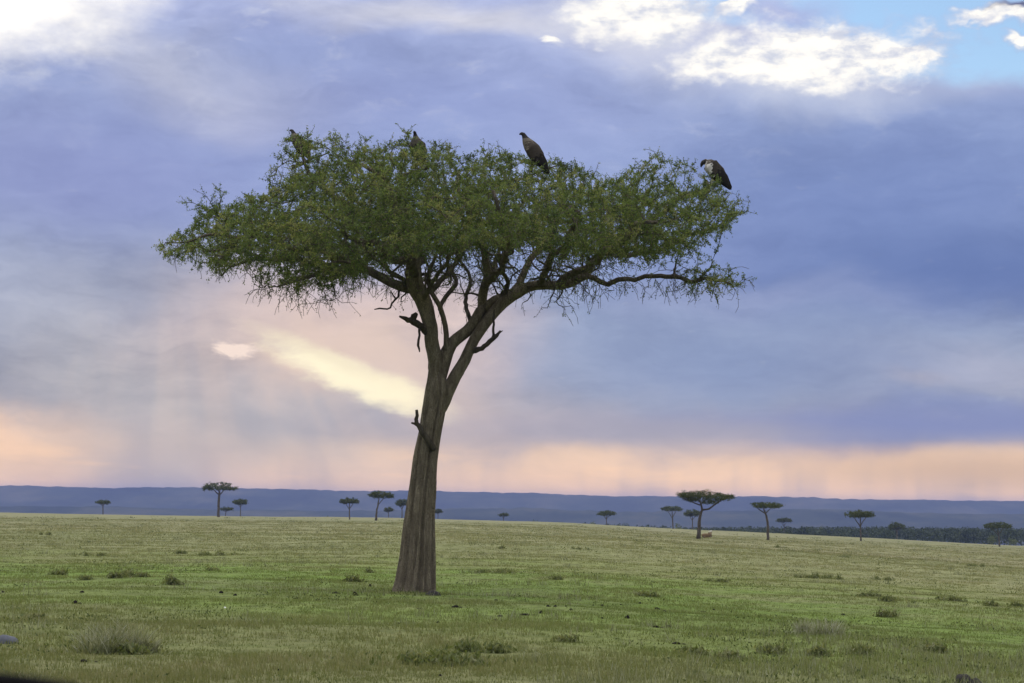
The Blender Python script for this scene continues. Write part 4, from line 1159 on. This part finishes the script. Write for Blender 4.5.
# ragged leafy herbs and darker tufts: a ground cover
cs, ts = [], []
hx, hd = fan(8000, 20, 480, 1.7)
hl = lump(hx, 14, 21) + .7 * lump(hx, 5, 22) + rng.normal(size=len(hd)) * .35
hr = hx[:, 0] / hx[:, 1]
hl = hl + .55 * smooth(.02, .15, hr) * (hd < 36) - .25 * ((hd > 36) & (hd < 62))
hs = hl > .45
for (x_, y_), d_ in zip(hx[hs], hd[hs]):
    n_ = int(rng.integers(5, 16)); k = d_ / FPX
    r_ = rng.uniform(.05, .16) + k * 1.2
    p = rng.normal(size=(n_, 3)) * np.array([r_ * 1.5, r_, 0]) + np.array([x_, y_, 0])
    p[:, 2] = gz(p[:, 0], p[:, 1]) + rng.uniform(.01, .10, n_) * (1 + k * 8)
    cs.append(np.concatenate([p, np.full((n_, 1), .018 + k * .42)], 1)); ts += [rng.uniform(.0, .5)] * n_
cs = np.vstack(cs); nn = len(cs)
u_ = rand_dirs(nn); u_[:, 2] = np.abs(u_[:, 2]) + .2; v_ = np.cross(u_, rand_dirs(nn)); v_ /= np.linalg.norm(v_, axis=1)[:, None] + 1e-9
s_ = rng.uniform(.6, 1.2, nn)[:, None] * cs[:, 3:4]
V_, F_ = quads(cs[:, :3], u_ * s_, v_ * s_ * .5)
o = mesh_obj('ground_herbs', V_, F_, mat_shrub, None, False, attrs={'tint': ('FACE', np.clip(np.array(ts) + rng.normal(size=nn) * .12, 0, 1))})
tag(o, 'ragged leafy herbs spread through the short grass', 'ground cover', kind='stuff')

# ------------------------------------------------------------------ stones, pats
def lumpy(name, px, py, wpx, hpx, mat, label, cat, group=None, sub=3, parts=((0, 0, 0, 1),), sink=.2, seed=1):
    b_ = hit(px, py); k = b_.y / FPX
    r_ = np.random.default_rng(seed)
    bm = bmesh.new()
    for (ox, oy, oz, s_) in parts:
        ret = bmesh.ops.create_icosphere(bm, subdivisions=sub, radius=1)
        ph = r_.uniform(0, 6.28, 6)
        for v_ in ret['verts']:
            c = v_.co.copy()
            dsp = 1 + .10 * math.sin(3 * c.x + ph[0]) * math.cos(3 * c.y + ph[1]) + .08 * math.sin(6 * c.z + ph[2] + 3 * c.x) + .05 * math.sin(11 * c.y + ph[3] + 5 * c.z) + r_.uniform(-.02, .02)
            v_.co = Vector((ox + c.x * s_ * wpx * k * .5 * dsp, oy + c.y * s_ * wpx * k * .45 * dsp, oz + c.z * s_ * hpx * k * dsp))
    me = bpy.data.meshes.new(name); bm.to_mesh(me); bm.free()
    me.materials.append(mat)
    for p in me.polygons: p.use_smooth = True
    o = bpy.data.objects.new(name, me); COL.objects.link(o); o.location = b_ - Vector((0, 0, sink * hpx * k))
    tag(o, label, cat, group)
    return o
lumpy('stone', 964, 684, 22, 15, mat_rock, 'dark rounded stone at the bottom right corner of the view', 'stone', parts=((0, 0, 0, .9), (.13, -.05, -.03, .72)), seed=3)
lumpy('stone', 6, 643, 22, 10, mat_rock_blue, 'grey blue stone in the grass at the left edge', 'stone', seed=5)
lumpy('stone', 433, 595.5, 17, 5.5, mat_rock, 'low dark stone against the right foot of the foreground trunk', 'stone', seed=8)
lumpy('pebble', 225, 608, 2.6, 1.6, mat_white, 'tiny white stone on the green grass left of the trunk', 'stone', sub=2, seed=4)
lumpy('pebble', 170, 669.5, 3, 1.6, mat_white, 'tiny white stone in the grass below right of the large pale tussock', 'stone', sub=2, seed=6)
pats = [(335, 593, 8, 3), (355, 595, 6, 4.5), (296, 598.5, 8, 2.2), (318, 600, 6, 2), (221, 592.5, 5, 2.5), (235, 595, 5, 1.8), (82, 592, 5, 2), (75, 603, 8, 4.5), (3, 592, 4, 2.2), (84, 661.5, 12, 4),
        (398, 623.5, 4, 2), (438, 622.5, 4, 2.2), (280, 670.5, 6, 3), (440, 675.5, 4, 2.5), (455, 607, 10, 3.4), (496, 600, 3.5, 2), (525, 614.5, 15, 2.8), (541, 613, 4, 3.2),
        (548, 606, 4, 2), (555, 606, 4, 1.6), (571, 609.5, 4, 2), (593, 605, 2.5, 1.4), (602, 605.5, 4, 2), (621, 604.5, 2, 1.6), (657, 609, 7, 3.4), (664, 611.5, 5, 2.4), (627, 618, 5, 3.6), (656, 627, 9, 3), (668, 626.5, 6, 2.4),
        (676, 643.5, 11, 3), (703, 611.5, 8, 2), (714, 609.5, 3, 1.6), (602, 618, 3, 1.6), (843, 614.5, 4, 1.8), (770, 620.5, 3.6, 2.4), (500, 616, 6, 2), (495, 620, 6, 2), (405, 596, 0, 0), (370, 586, 4, 3), (566, 606, 2.5, 1.4), (640, 603, 3, 1.8), (420, 608.5, 9, 1.6), (201, 662, 10, 2.4), (380, 601, 0, 0)]
first = None
for i, (px, py, wd, h) in enumerate(p for p in pats if p[2]):
    big = wd > 7
    o = lumpy('dung_pat', px, py + .6, wd, h * 1.05, mat_dung, 'dark dung pat lying on the short green grass', 'dung', 'dark dung pats scattered on the short grass', sub=2, seed=20 + i,
              parts=((0, 0, 0, 1),) if wd < 7 else ((0, 0, 0, .8), (wd * .011, .02, -.01, .55)), sink=.15)

# ------------------------------------------------------------------ black window sill of the vehicle the picture was taken from
S0 = at(-8, 690, 1.15)
prof = MB()
kk = 1.15 / FPX
ed = [(-900, 671, 20), (-400, 671, 20), (-60, 671, 20), (-20, 671.5, 20), (0, 673, 20), (20, 675, 20), (40, 678, 19), (58, 680.5, 18), (74, 683, 16), (86, 687, 12), (94, 692, 7), (97, 697, 2)]
pts = np.array([np.array(at(x_, y_ + r_, 1.15) - S0) for (x_, y_, r_) in ed])
rd = np.array([e_[2] for e_ in ed]) * kk
prof.tube(pts, rd, 20, 0)
o = prof.build('window_sill', mat_rubber)
o.location = S0
tag(o, 'black out-of-focus vehicle window sill in the bottom left corner', 'window sill')

# ------------------------------------------------------------------ haze
bm = bmesh.new(); bmesh.ops.create_cube(bm, size=1)
me = bpy.data.meshes.new('haze'); bm.to_mesh(me); bm.free()
hz = bpy.data.objects.new('haze', me); COL.objects.link(hz)
ZB, ZT = -66.0, 46.0
hz.scale = (18400, 18400, ZT - ZB); hz.location = (0, 0, (ZB + ZT) / 2)
hz['kind'] = 'stuff'; hz['label'] = 'blue evening haze over the plain and the far hills'; hz['category'] = 'haze'
mh = bpy.data.materials.new('haze_air'); mh.use_nodes = True
mh.node_tree.nodes.clear()
pv = mh.node_tree.nodes.new('ShaderNodeVolumePrincipled'); om = mh.node_tree.nodes.new('ShaderNodeOutputMaterial')
pv.inputs['Density'].default_value = 1.15e-4
pv.inputs['Color'].default_value = (.31, .385, .76, 1)
pv.inputs['Anisotropy'].default_value = 0.0
mh.node_tree.links.new(pv.outputs[0], om.inputs['Volume'])
me.materials.append(mh)
